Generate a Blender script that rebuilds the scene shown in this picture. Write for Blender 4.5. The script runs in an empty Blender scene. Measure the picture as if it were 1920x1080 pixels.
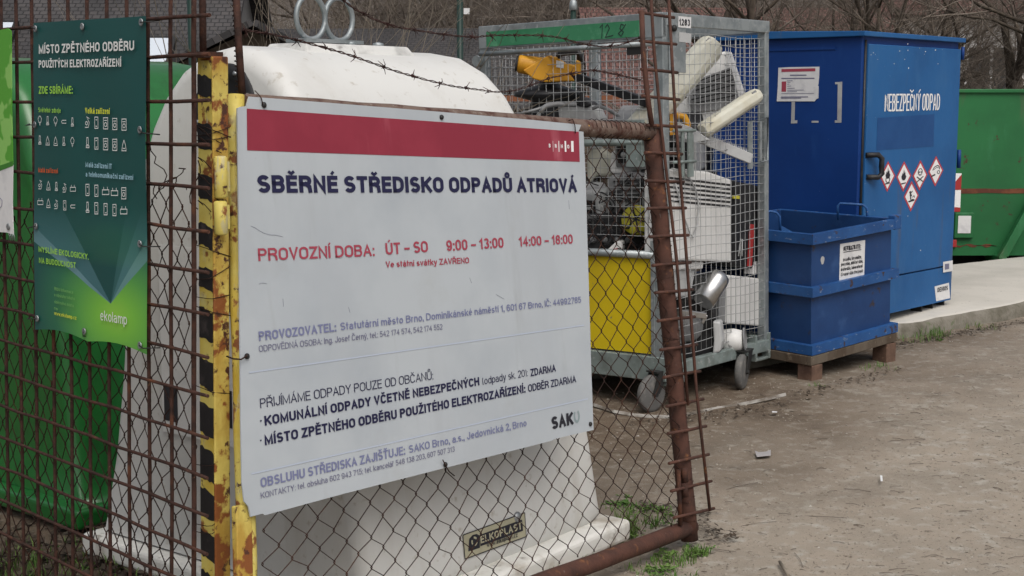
import bpy, bmesh, math, random
from mathutils import Vector as V, Matrix, noise
R = math.radians
S = bpy.context.scene
C = S.collection
random.seed(7)

# ------------------------------------------------------------------ camera, world, sun, exposure
CAMZ = 1.6
F = 2630.0                       # focal length in pixels of a 1920 px wide frame
PITCH = math.atan(350 / F)
cam = bpy.data.cameras.new('camera')
cam.sensor_width = 36
cam.lens = 36 * F / 1920
cam.clip_start = 0.05
cam.clip_end = 2000
co = bpy.data.objects.new('camera', cam)
co.location = (0, 0, CAMZ)
co.rotation_euler = (math.pi / 2 - PITCH, 0, 0)
C.objects.link(co)
S.camera = co

SUN_EL, SUN_AZ = R(54), R(163)   # azimuth clockwise from +Y: light comes from the right, slightly behind the viewer
W = bpy.data.worlds.new('World')
S.world = W
W.use_nodes = True
wn = W.node_tree
bg = wn.nodes['Background']
sky = wn.nodes.new('ShaderNodeTexSky')
sky.sky_type = 'NISHITA'
sky.sun_disc = False
sky.sun_elevation = SUN_EL
sky.sun_rotation = SUN_AZ
sky.dust_density = 6.0
sky.air_density = 1.0
sky.ozone_density = 1.0
hs = wn.nodes.new('ShaderNodeHueSaturation')
hs.inputs['Saturation'].default_value = 0.42     # overcast: cloud takes the blue out of the sky
wn.links.new(sky.outputs[0], hs.inputs['Color'])
wn.links.new(hs.outputs[0], bg.inputs[0])
bg.inputs[1].default_value = 0.13
sd = bpy.data.lights.new('sun', 'SUN')
sd.energy = 1.15
sd.angle = R(50)
sd.color = (1.0, 0.96, 0.9)
so = bpy.data.objects.new('sun', sd)
so.rotation_euler = (math.pi / 2 - SUN_EL, 0, math.pi - SUN_AZ)
so.location = (8, -4, 12)
C.objects.link(so)
S.view_settings.view_transform = 'Standard'
S.view_settings.look = 'None'
S.view_settings.exposure = 0.0
S.view_settings.gamma = 1.0
S.render.film_transparent = False

# ------------------------------------------------------------------ measuring helpers
def ray(px, py):
    x, y = (px - 960) / F, (py - 540) / F
    c, s = math.cos(PITCH), math.sin(PITCH)
    return V((x, c - y * s, -y * c - s))
EYE = V((0, 0, CAMZ))
def at(px, py, Y):
    d = ray(px, py)
    return EYE + d * (Y / d.y)
def on(px, py, P, n):
    d = ray(px, py)
    return EYE + d * ((P - EYE).dot(n) / d.dot(n))
def gz(x, y):
    """height of the yard: rises a little towards the back right, falls away behind the yard"""
    s = x * .7 + y * .7 - 5.6
    h = .03 * (math.log(1 + math.exp(min(30, s * 2))) / 2)
    h = min(h, .13)
    if y > 11.2:
        h -= .045 * min(2.4, y - 11.2)
    if y > 16:
        h -= min(3.2, .16 * (y - 16))
    return h
def gnd(px, py):
    d = ray(px, py)
    z = 0
    for _ in range(8):
        p = EYE + d * ((z - CAMZ) / d.z)
        z = gz(p.x, p.y)
    return p

# ------------------------------------------------------------------ materials
def lin(c):
    return tuple((x / 12.92 if x <= .04045 else ((x + .055) / 1.055) ** 2.4) for x in c)
def mat(name, base, rough=.6, metal=0.0, layers=(), bump=None, spec=.3, coat=0):
    """base: linear colour; layers: (colour, scale, lo, hi, detail, stretch, strength)"""
    m = bpy.data.materials.new(name)
    m.use_nodes = True
    nt = m.node_tree
    b = nt.nodes['Principled BSDF']
    b.inputs['Roughness'].default_value = rough
    b.inputs['Metallic'].default_value = metal
    b.inputs['Specular IOR Level'].default_value = spec
    if coat:
        b.inputs['Coat Weight'].default_value = coat
    tc = nt.nodes.new('ShaderNodeTexCoord')
    last = None
    for i, L in enumerate(layers):
        col, sc, lo, hi, det = L[:5]
        stretch = L[5] if len(L) > 5 and L[5] else (1, 1, 1)
        strength = L[6] if len(L) > 6 else 1.0
        mp = nt.nodes.new('ShaderNodeMapping')
        mp.inputs['Scale'].default_value = stretch
        mp.inputs['Location'].default_value = (i * 3.7 + len(name), i * 1.3, i * 2.1)
        nt.links.new(tc.outputs['Object'], mp.inputs[0])
        nz = nt.nodes.new('ShaderNodeTexNoise')
        nz.inputs['Scale'].default_value = sc
        nz.inputs['Detail'].default_value = det
        nz.inputs['Roughness'].default_value = .6
        nt.links.new(mp.outputs[0], nz.inputs[0])
        mr = nt.nodes.new('ShaderNodeMapRange')
        mr.inputs[1].default_value = lo
        mr.inputs[2].default_value = hi
        mr.inputs[4].default_value = strength
        nt.links.new(nz.outputs[0], mr.inputs[0])
        mx = nt.nodes.new('ShaderNodeMix')
        mx.data_type = 'RGBA'
        nt.links.new(mr.outputs[0], mx.inputs[0])
        if last is None:
            mx.inputs[6].default_value = (*base, 1)
        else:
            nt.links.new(last, mx.inputs[6])
        mx.inputs[7].default_value = (*col, 1)
        last = mx.outputs[2]
    if last is None:
        b.inputs['Base Color'].default_value = (*base, 1)
    else:
        nt.links.new(last, b.inputs['Base Color'])
    if bump:
        sc, st, dist = bump
        nz = nt.nodes.new('ShaderNodeTexNoise')
        nz.inputs['Scale'].default_value = sc
        nz.inputs['Detail'].default_value = 6
        nt.links.new(tc.outputs['Object'], nz.inputs[0])
        bp = nt.nodes.new('ShaderNodeBump')
        bp.inputs['Strength'].default_value = st
        bp.inputs['Distance'].default_value = dist
        nt.links.new(nz.outputs[0], bp.inputs['Height'])
        nt.links.new(bp.outputs[0], b.inputs['Normal'])
    return m

MT = {}
MT['rust'] = mat('rust', (.055, .024, .017), .85, 0, [((.026, .013, .010), 30, .42, .62, 6), ((.12, .045, .022), 11, .56, .72, 6), ((.16, .085, .05), 70, .66, .74, 4)], (120, .5, .004))
MT['rust_pipe'] = mat('rust_pipe', (.085, .037, .026), .8, 0, [((.05, .024, .018), 12, .42, .62, 6), ((.20, .085, .035), 25, .60, .75, 5), ((.19, .16, .14), 60, .66, .74, 4, (1, 1, .4), .6)], (90, .5, .004))
MT['pipe_top'] = mat('pipe_top', (.15, .105, .085), .8, 0, [((.07, .03, .022), 20, .45, .6, 6), ((.45, .25, .05), 16, .68, .70, 3), ((.30, .27, .24), 70, .6, .7, 4, None, .6)], (90, .5, .004))
MT['wire'] = mat('rusty_wire', (.030, .017, .014), .85, 0, [((.06, .028, .018), 9, .48, .68, 4)], None, .15)
MT['barb'] = mat('barbed_wire', (.05, .020, .017), .85, 0, [((.03, .014, .012), 30, .45, .6, 4)])
MT['yellow'] = mat('yellow_paint', (.60, .50, .13), .5, 0, [((.50, .36, .055), 5, .45, .6, 5), ((.22, .085, .03), 16, .565, .61, 8), ((.07, .03, .02), 30, .61, .66, 8), ((.45, .42, .30), 40, .6, .66, 5, (1, 1, .3), .6), ((.62, .58, .28), 11, .58, .7, 4, None, .6)], (60, .3, .003))
MT['yellow_rust'] = mat('yellow_rusted', (.58, .47, .12), .6, 0, [((.42, .27, .05), 7, .42, .55, 5, (1, 1, .5)), ((.22, .075, .022), 13, .52, .57, 8), ((.07, .028, .018), 26, .57, .62, 8)], (60, .5, .004))
MT['black_paint'] = mat('black_paint', (.018, .017, .018), .55, 0, [((.06, .05, .05), 20, .55, .7, 5)], (60, .3, .003))
MT['sign_white'] = mat('sign_white', (.42, .455, .485), .5, 0, [((.37, .405, .44), 3, .45, .7, 4), ((.36, .37, .38), 60, .70, .76, 6, (1, 1, 1), .7), ((.39, .42, .45), 6, .5, .7, 5, (1, 1, .1)), ((.27, .28, .28), 9, .60, .80, 7, (1, 1, .06), .5), ((.30, .29, .26), 2.2, .60, .80, 8, None, .4)], (1.6, .35, .03))
MT['sign_red'] = mat('sign_red', (.26, .030, .052), .5, 0, [((.45, .13, .165), 8, .58, .72, 5, (1, 1, .05), .6), ((.23, .025, .045), 4, .45, .6, 4)])
MT['navy'] = mat('navy_ink', (.016, .016, .055), .5)
MT['ink'] = mat('black_ink', (.02, .02, .028), .5)
MT['ink_grey'] = mat('grey_ink', (.16, .16, .24), .5)
MT['ink_violet'] = mat('violet_ink', (.175, .19, .32), .5)
MT['ink_red'] = mat('red_ink', (.34, .055, .085), .5)
MT['pale_line'] = mat('pale_blue_line', (.42, .47, .56), .5)
MT['white_ink'] = mat('white_ink', (.78, .78, .78), .5, 0, [((.55, .56, .58), 40, .6, .7, 4)])
MT['sako_grey'] = mat('logo_grey', (.23, .29, .30), .5)
MT['white_plastic'] = mat('white_plastic', (.62, .62, .60), .42, 0, [((.56, .555, .53), 2.5, .45, .7, 5), ((.40, .38, .34), 14, .66, .80, 7, (1, 1, .35), .45), ((.30, .28, .24), 50, .71, .77, 5, None, .5), ((.50, .48, .44), 7, .52, .75, 7, (1.2, 1.2, .12), .6), ((.33, .29, .23), 26, .61, .72, 7, None, .6), ((.36, .33, .27), 3.5, .58, .78, 8, (1.5, 1.5, .15), .6)], (8, .08, .02))
MT['skid_white'] = mat('skid_white', (.72, .71, .67), .5, 0, [((.42, .38, .32), 6, .5, .68, 7), ((.16, .13, .10), 14, .6, .7, 7, None, .8)], (20, .2, .01))
MT['green_plastic'] = mat('green_plastic', (.009, .115, .018), .35, 0, [((.016, .15, .033), 2, .4, .7, 4), ((.007, .08, .014), 6, .5, .7, 5), ((.05, .12, .05), 18, .62, .75, 6, (1, 1, .25), .5)], (5, .1, .02), .5, .35)
MT['rubber'] = mat('black_rubber', (.018, .018, .02), .6)
MT['galv'] = mat('galvanised', (.33, .36, .37), .5, .55, [((.24, .27, .28), 12, .42, .6, 4), ((.42, .44, .45), 30, .58, .7, 3), ((.20, .20, .19), 4, .6, .75, 5)])
MT['galv_green'] = mat('galvanised_aged', (.25, .30, .29), .55, .4, [((.18, .21, .20), 9, .42, .6, 4), ((.36, .39, .38), 24, .6, .7, 3)])
MT['mesh_wire'] = mat('mesh_wire', (.36, .37, .375), .5, .25)
MT['zinc'] = mat('zinc', (.36, .38, .39), .45, .7, [((.24, .25, .26), 10, .42, .6, 4)])
MT['steel'] = mat('steel', (.5, .5, .5), .3, 1.0, [((.3, .3, .3), 10, .4, .7, 4)])
MT['cage_green'] = mat('cage_green', (.045, .20, .10), .5, 0, [((.10, .30, .17), 14, .55, .7, 5), ((.03, .17, .08), 5, .45, .6, 5)])
MT['yellow_panel'] = mat('yellow_panel', (.60, .45, .010), .5, 0, [((.52, .38, .012), 3, .45, .65, 5), ((.22, .20, .10), 22, .70, .73, 5)])
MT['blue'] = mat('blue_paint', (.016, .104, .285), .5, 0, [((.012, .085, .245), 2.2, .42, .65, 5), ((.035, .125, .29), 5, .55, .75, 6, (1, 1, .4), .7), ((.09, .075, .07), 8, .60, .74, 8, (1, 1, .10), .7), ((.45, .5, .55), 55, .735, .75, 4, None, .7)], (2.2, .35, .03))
MT['blue_dark'] = mat('blue_dark', (.004, .038, .185), .5, 0, [((.003, .032, .16), 2.2, .42, .65, 5), ((.012, .06, .22), 8, .6, .75, 6, (1, 1, .3), .6), ((.25, .3, .4), 60, .745, .755, 4, None, .6)], (2.0, .35, .03))  # cabinet side: deeper, less faded blue, with its shade put into the colour too
MT['blue_patch'] = mat('blue_patch', (.008, .060, .20), .45, 0, [((.012, .07, .22), 9, .4, .65, 4)])
MT['tray_blue'] = mat('tray_blue', (.014, .050, .155), .5, 0, [((.010, .038, .125), 3, .42, .65, 5), ((.03, .08, .21), 7, .58, .72, 6, None, .7), ((.04, .03, .028), 9, .64, .71, 8), ((.05, .035, .03), 8, .64, .76, 8, (1, 1, .12), .6)], (40, .15, .003))
MT['tray_rim'] = mat('tray_rim', (.020, .085, .25), .5, 0, [((.014, .06, .19), 5, .42, .65, 5), ((.30, .34, .40), 22, .62, .70, 6, (1, 1, 3), .6), ((.05, .028, .02), 13, .585, .64, 8)], (40, .2, .003))
MT['green_skip'] = mat('green_skip', (.019, .140, .045), .5, 0, [((.015, .108, .036), 1.5, .42, .65, 5), ((.045, .20, .09), 4, .56, .72, 6, (1, 1, .4), .6), ((.06, .03, .02), 9, .64, .69, 8), ((.10, .09, .06), 6, .58, .74, 8, (1, 1, .15), .5)])
MT['rust_band'] = mat('rust_band', (.10, .035, .022), .85, 0, [((.16, .06, .03), 9, .45, .6, 6)])
MT['wood'] = mat('old_wood', (.12, .098, .075), .85, 0, [((.07, .05, .035), 6, .42, .62, 6, (1, 1, .3)), ((.20, .16, .12), 18, .58, .7, 5)], (50, .4, .004))
MT['wood_rust'] = mat('pallet_post', (.14, .085, .06), .85, 0, [((.07, .04, .03), 8, .42, .62, 6), ((.24, .15, .10), 18, .6, .7, 5)], (50, .4, .004))
MT['concrete'] = mat('concrete', (.50, .475, .425), .9, 0, [((.42, .40, .355), 1.6, .42, .62, 6), ((.46, .44, .40), 9, .55, .7, 6), ((.20, .19, .17), 40, .66, .72, 4)], (60, .3, .004))
MT['concrete_edge'] = mat('concrete_edge', (.20, .185, .155), .95, 0, [((.12, .11, .085), 7, .42, .62, 6), ((.10, .12, .06), 12, .62, .72, 5)], (50, .6, .01))
MT['paper'] = mat('paper', (.66, .66, .66), .7, 0, [((.55, .55, .56), 14, .5, .7, 4)])
MT['beige'] = mat('beige_plastic', (.53, .525, .45), .5, 0, [((.44, .41, .31), 6, .5, .7, 5), ((.30, .28, .2), 30, .68, .74, 4)])
MT['white_app'] = mat('appliance_white', (.66, .66, .65), .4, 0, [((.56, .56, .55), 4, .5, .7, 5), ((.35, .34, .32), 40, .70, .75, 5)])
MT['grey_app'] = mat('appliance_grey', (.22, .225, .23), .55, 0, [((.15, .15, .155), 7, .45, .65, 5)])
MT['lightgrey_app'] = mat('appliance_light_grey', (.42, .43, .43), .5, 0, [((.32, .32, .33), 7, .45, .65, 5)])
MT['dark_app'] = mat('appliance_black', (.016, .016, .018), .45, 0, [((.04, .04, .042), 12, .5, .7, 5)])
MT['tool_yellow'] = mat('tool_yellow', (.55, .27, .02), .45, 0, [((.42, .19, .015), 9, .5, .65, 5)])
MT['toy_yellow'] = mat('reel_yellow', (.55, .50, .05), .5)
MT['red'] = mat('red_paint', (.34, .03, .03), .5)
MT['wheel_grey'] = mat('wheel_tyre', (.11, .108, .105), .8, 0, [((.19, .18, .165), 18, .5, .7, 5)])
MT['dark_metal'] = mat('dark_metal', (.03, .03, .03), .5, .3)
MT['notice_dark'] = mat('notice_dark', (.03, .03, .035), .6)
MT['bark'] = mat('bark', (.095, .075, .058), .9, 0, [((.05, .04, .032), 10, .42, .62, 6), ((.15, .12, .09), 25, .6, .7, 4)])
MT['twig'] = mat('twig', (.20, .168, .140), .9, 0, [((.115, .093, .075), 4, .42, .62, 5)])
MT['twig_pale'] = mat('twig_pale', (.22, .19, .155), .9, 0, [((.18, .15, .11), 5, .42, .62, 5)])
MT['pole_green'] = mat('pole_green', (.012, .032, .026), .45)
MT['grass'] = mat('grass_blade', (.075, .155, .028), .6, 0, [((.13, .20, .05), 5, .45, .65, 4), ((.20, .17, .08), 9, .62, .7, 4)])
MT['wall_white'] = mat('wall_white', (.72, .71, .69), .9, 0, [((.40, .39, .37), 1.5, .45, .65, 5)])
MT['wall_grey'] = mat('wall_grey', (.20, .195, .19), .9, 0, [((.14, .135, .13), 1, .45, .65, 5)])
MT['glass_dark'] = mat('window_glass', (.03, .035, .04), .12)
MT['skylight'] = mat('skylight_glass', (.55, .60, .66), .15)
MT['orange_beam'] = mat('orange_beam', (.20, .075, .035), .6)

def tile_mat(name, c1, c2, cm, tw, th):
    """roof tiles laid along the slope: uses the UV-less Object coordinates in a roof frame"""
    m = bpy.data.materials.new(name)
    m.use_nodes = True
    nt = m.node_tree
    b = nt.nodes['Principled BSDF']
    b.inputs['Roughness'].default_value = .85
    uv = nt.nodes.new('ShaderNodeUVMap')
    br = nt.nodes.new('ShaderNodeTexBrick')
    br.inputs['Color1'].default_value = (*c1, 1)
    br.inputs['Color2'].default_value = (*c2, 1)
    br.inputs['Mortar'].default_value = (*cm, 1)
    br.inputs['Scale'].default_value = 1
    br.inputs['Brick Width'].default_value = tw
    br.inputs['Row Height'].default_value = th
    br.inputs['Mortar Size'].default_value = .012
    br.inputs['Mortar Smooth'].default_value = .6
    nt.links.new(uv.outputs[0], br.inputs[0])
    nz = nt.nodes.new('ShaderNodeTexNoise')
    nz.inputs['Scale'].default_value = .8
    nz.inputs['Detail'].default_value = 7
    nt.links.new(uv.outputs[0], nz.inputs[0])
    mx = nt.nodes.new('ShaderNodeMix')
    mx.data_type = 'RGBA'
    mx.blend_type = 'MULTIPLY'
    mx.inputs[0].default_value = .8
    rp = nt.nodes.new('ShaderNodeMapRange')
    rp.inputs[1].default_value = .3
    rp.inputs[2].default_value = .7
    rp.inputs[3].default_value = .5
    rp.inputs[4].default_value = 1.25
    nt.links.new(nz.outputs[0], rp.inputs[0])
    nt.links.new(br.outputs[0], mx.inputs[6])
    nt.links.new(rp.outputs[0], mx.inputs[7])
    nt.links.new(mx.outputs[2], b.inputs['Base Color'])
    bp = nt.nodes.new('ShaderNodeBump')
    bp.inputs['Distance'].default_value = .03
    bp.inputs['Strength'].default_value = .8
    nt.links.new(br.outputs[1], bp.inputs['Height'])
    bp.invert = True
    nt.links.new(bp.outputs[0], b.inputs['Normal'])
    return m
MT['tile_dark'] = tile_mat('tile_dark', (.045, .043, .045), (.060, .055, .055), (.022, .021, .022), .14, .115)
MT['tile_red'] = tile_mat('tile_red', (.125, .056, .046), (.165, .08, .068), (.055, .028, .025), .11, .13)

def ground_mat():
    m = bpy.data.materials.new('dirt')
    m.use_nodes = True
    nt = m.node_tree
    b = nt.nodes['Principled BSDF']
    b.inputs['Roughness'].default_value = .95
    b.inputs['Specular IOR Level'].default_value = .15
    tc = nt.nodes.new('ShaderNodeTexCoord')
    def nz(scale, det, rough=.6):
        n = nt.nodes.new('ShaderNodeTexNoise')
        n.inputs['Scale'].default_value = scale
        n.inputs['Detail'].default_value = det
        n.inputs['Roughness'].default_value = rough
        nt.links.new(tc.outputs['Object'], n.inputs[0])
        return n.outputs[0]
    def mr(src, a, c, lo=0, hi=1):
        n = nt.nodes.new('ShaderNodeMapRange')
        n.inputs[1].default_value = a
        n.inputs[2].default_value = c
        n.inputs[3].default_value = lo
        n.inputs[4].default_value = hi
        nt.links.new(src, n.inputs[0])
        return n.outputs[0]
    def mix(f, a, c, mode='MIX'):
        n = nt.nodes.new('ShaderNodeMix')
        n.data_type = 'RGBA'
        n.blend_type = mode
        for k, s in ((0, f), (6, a), (7, c)):
            if isinstance(s, tuple):
                n.inputs[k].default_value = (*s, 1)
            elif isinstance(s, float):
                n.inputs[k].default_value = s
            else:
                nt.links.new(s, n.inputs[k])
        return n.outputs[2]
    def math_(op, a, c):
        n = nt.nodes.new('ShaderNodeMath')
        n.operation = op
        for k, s in ((0, a), (1, c)):
            if isinstance(s, (int, float)):
                n.inputs[k].default_value = s
            else:
                nt.links.new(s, n.inputs[k])
        return n.outputs[0]
    # distance along the track: trodden pale grit to the right, darker brown soil by the containers
    sep = nt.nodes.new('ShaderNodeSeparateXYZ')
    nt.links.new(tc.outputs['Object'], sep.inputs[0])
    t = math_('SUBTRACT', math_('MULTIPLY', sep.outputs[0], .80), math_('MULTIPLY', sep.outputs[1], .60))
    t = math_('ADD', t, math_('MULTIPLY', math_('SUBTRACT', nz(1.1, 5), .5), 2.2))
    track = mr(t, -3.55, -2.15)
    c = mix(track, (.125, .094, .068), (.31, .266, .215))
    c = mix(mr(nz(3.2, 7), .42, .66), c, mix(track, (.092, .069, .050), (.258, .225, .183)))
    c = mix(mr(nz(14, 7), .52, .68), c, mix(track, (.20, .17, .135), (.36, .335, .29)))
    c = mix(mr(nz(42, 4), .60, .68), c, (.15, .12, .09))
    c = mix(mr(nz(190, 3), .64, .72), c, (.46, .43, .39))
    c = mix(mr(nz(140, 2), .66, .72), c, (.09, .07, .055))
    nt.links.new(c, b.inputs['Base Color'])
    hsum = math_('ADD', math_('MULTIPLY', nz(36, 9, .72), .5), math_('MULTIPLY', nz(170, 3), .3))
    bp = nt.nodes.new('ShaderNodeBump')
    bp.inputs['Strength'].default_value = .6
    bp.inputs['Distance'].default_value = .012
    nt.links.new(hsum, bp.inputs['Height'])
    nt.links.new(bp.outputs[0], b.inputs['Normal'])
    return m
MT['dirt'] = ground_mat()
MT['pebble'] = mat('pebble', (.30, .272, .23), .95, 0, [((.24, .205, .17), 8, .42, .62, 3), ((.48, .46, .42), 13, .62, .70, 3)], None, .1)
MT['hill'] = mat('hill_scrub', (.145, .132, .120), 1, 0, [((.085, .077, .070), .8, .42, .62, 7), ((.14, .115, .09), .12, .55, .68, 6), ((.05, .055, .035), 1.5, .58, .7, 6)])

# ------------------------------------------------------------------ mesh builder
class MB:
    def __init__(s):
        s.v, s.f, s.m, s.uv, s.sm = [], [], [], {}, []
    def add(s, vs, fs, mi=0, smooth=False):
        o = len(s.v)
        s.v += [V(x) for x in vs]
        for f in fs:
            s.f.append([o + i for i in f])
            s.m.append(mi)
            s.sm.append(smooth)
        return s
    def box(s, o, u, v, w, mi=0):
        o, u, v, w = V(o), V(u), V(v), V(w)
        if u.cross(v).dot(w) < 0:
            u, v = v, u
        p = [o, o + u, o + u + v, o + v, o + w, o + u + w, o + u + v + w, o + v + w]
        return s.add(p, [(0, 3, 2, 1), (4, 5, 6, 7), (0, 1, 5, 4), (1, 2, 6, 5), (2, 3, 7, 6), (3, 0, 4, 7)], mi)
    def cbox(s, c, u, v, w, mi=0):
        c, u, v, w = V(c), V(u), V(v), V(w)
        return s.box(c - (u + v + w) / 2, u, v, w, mi)
    def beam(s, a, b, up, w, h, mi=0):
        """rectangular bar from a to b, h along 'up', w across"""
        a, b, up = V(a), V(b), V(up)
        d = b - a
        side = d.cross(up).normalized() * w
        up = side.cross(d).normalized() * h
        return s.box(a - side / 2 - up / 2, d, side, up, mi)
    def prism(s, poly, vec, mi=0):
        n = len(poly)
        poly = [V(p) for p in poly]
        vec = V(vec)
        nn = V((0, 0, 0))
        for i in range(n):
            nn += poly[i].cross(poly[(i + 1) % n])
        if nn.dot(vec) > 0:
            poly = poly[::-1]
        fs = [tuple(range(n)), tuple(range(2 * n - 1, n - 1, -1))]
        fs += [(i, i + n, (i + 1) % n + n, (i + 1) % n) for i in range(n)]
        return s.add(poly + [p + vec for p in poly], fs, mi)
    def tube(s, pts, r, n=6, closed=False, mi=0, smooth=True):
        pts = [V(p) for p in pts]
        k = len(pts)
        rr = r if isinstance(r, (list, tuple)) else [r] * k
        vs, fs = [], []
        prev = None
        for i, p in enumerate(pts):
            a = pts[i - 1] if (i or closed) else p
            b = pts[(i + 1) % k] if (i < k - 1 or closed) else p
            d = (b - a)
            d = d.normalized() if d.length > 1e-9 else V((0, 0, 1))
            if prev is None:
                x = d.orthogonal().normalized()
            else:
                x = prev - d * prev.dot(d)
                x = x.normalized() if x.length > 1e-6 else d.orthogonal().normalized()
            prev = x
            y = d.cross(x)
            for j in range(n):
                t = 2 * math.pi * j / n
                vs.append(p + (x * math.cos(t) + y * math.sin(t)) * rr[i])
        for i in range(k if closed else k - 1):
            i2 = (i + 1) % k
            for j in range(n):
                j2 = (j + 1) % n
                fs.append((i * n + j, i * n + j2, i2 * n + j2, i2 * n + j))
        s.add(vs, fs, mi, smooth)
        if not closed and n > 3:
            o = len(s.v) - len(vs)
            s.f.append([o + j for j in range(n)][::-1]); s.m.append(mi); s.sm.append(False)
            s.f.append([o + (k - 1) * n + j for j in range(n)]); s.m.append(mi); s.sm.append(False)
        return s
    def lathe(s, o, axis, prof, n=20, mi=0, smooth=True):
        o, ax = V(o), V(axis).normalized()
        x = ax.orthogonal().normalized()
        y = ax.cross(x)
        vs, fs = [], []
        for (r, h) in prof:
            for j in range(n):
                t = 2 * math.pi * j / n
                vs.append(o + ax * h + (x * math.cos(t) + y * math.sin(t)) * max(r, 1e-4))
        for i in range(len(prof) - 1):
            for j in range(n):
                j2 = (j + 1) % n
                fs.append((i * n + j, i * n + j2, (i + 1) * n + j2, (i + 1) * n + j))
        s.add(vs, fs, mi, smooth)
        a = len(s.v) - len(vs)
        s.f.append([a + j for j in range(n)][::-1]); s.m.append(mi); s.sm.append(False)
        s.f.append([a + (len(prof) - 1) * n + j for j in range(n)]); s.m.append(mi); s.sm.append(False)
        return s
    def sheet(s, poly, mi=0):
        return s.add(poly, [tuple(range(len(poly)))], mi)
    def build(s, name, mats, parent=None, bevel=0, seg=2, smooth=None, loc=None):
        me = bpy.data.meshes.new(name)
        if parent is not None:
            off = V(parent['_o'])
        else:
            if loc is None:
                lo = [min(v[i] for v in s.v) for i in range(3)]
                hi = [max(v[i] for v in s.v) for i in range(3)]
                loc = ((lo[0] + hi[0]) / 2, (lo[1] + hi[1]) / 2, lo[2])
            off = V(loc)
        me.from_pydata([v - off for v in s.v], [], s.f)
        if not isinstance(mats, (list, tuple)):
            mats = [mats]
        for m in mats:
            me.materials.append(MT[m] if isinstance(m, str) else m)
        for p, mi, sm in zip(me.polygons, s.m, s.sm):
            p.material_index = mi
            p.use_smooth = sm if smooth is None else smooth
        if bevel:
            bm = bmesh.new()
            bm.from_mesh(me)
            bmesh.ops.remove_doubles(bm, verts=bm.verts, dist=1e-5)
            ed = [e for e in bm.edges if len(e.link_faces) == 2 and e.calc_face_angle(0) > .5]
            bmesh.ops.bevel(bm, geom=ed, offset=bevel, segments=seg, affect='EDGES', profile=.5, clamp_overlap=True)
            bm.to_mesh(me)
            bm.free()
        if s.uv:
            ul = me.uv_layers.new(name='UVMap')
            for p in me.polygons:
                if p.index in s.uv:
                    for li, c in zip(p.loop_indices, s.uv[p.index]):
                        ul.data[li].uv = c
        o = bpy.data.objects.new(name, me)
        C.objects.link(o)
        o['_o'] = tuple(off)
        if parent is not None:
            o.parent = parent
        else:
            o.location = off
        return o

def tag(o, label, cat, group=None, kind=None):
    if label:
        o['label'] = label
    if cat:
        o['category'] = cat
    if group:
        o['group'] = group
    if kind:
        o['kind'] = kind
    return o
def thing(name, label, cat, loc, group=None):
    o = bpy.data.objects.new(name, None)
    o.empty_display_size = .1
    C.objects.link(o)
    o.location = loc
    o['_o'] = tuple(loc)
    return tag(o, label, cat, group)

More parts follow.
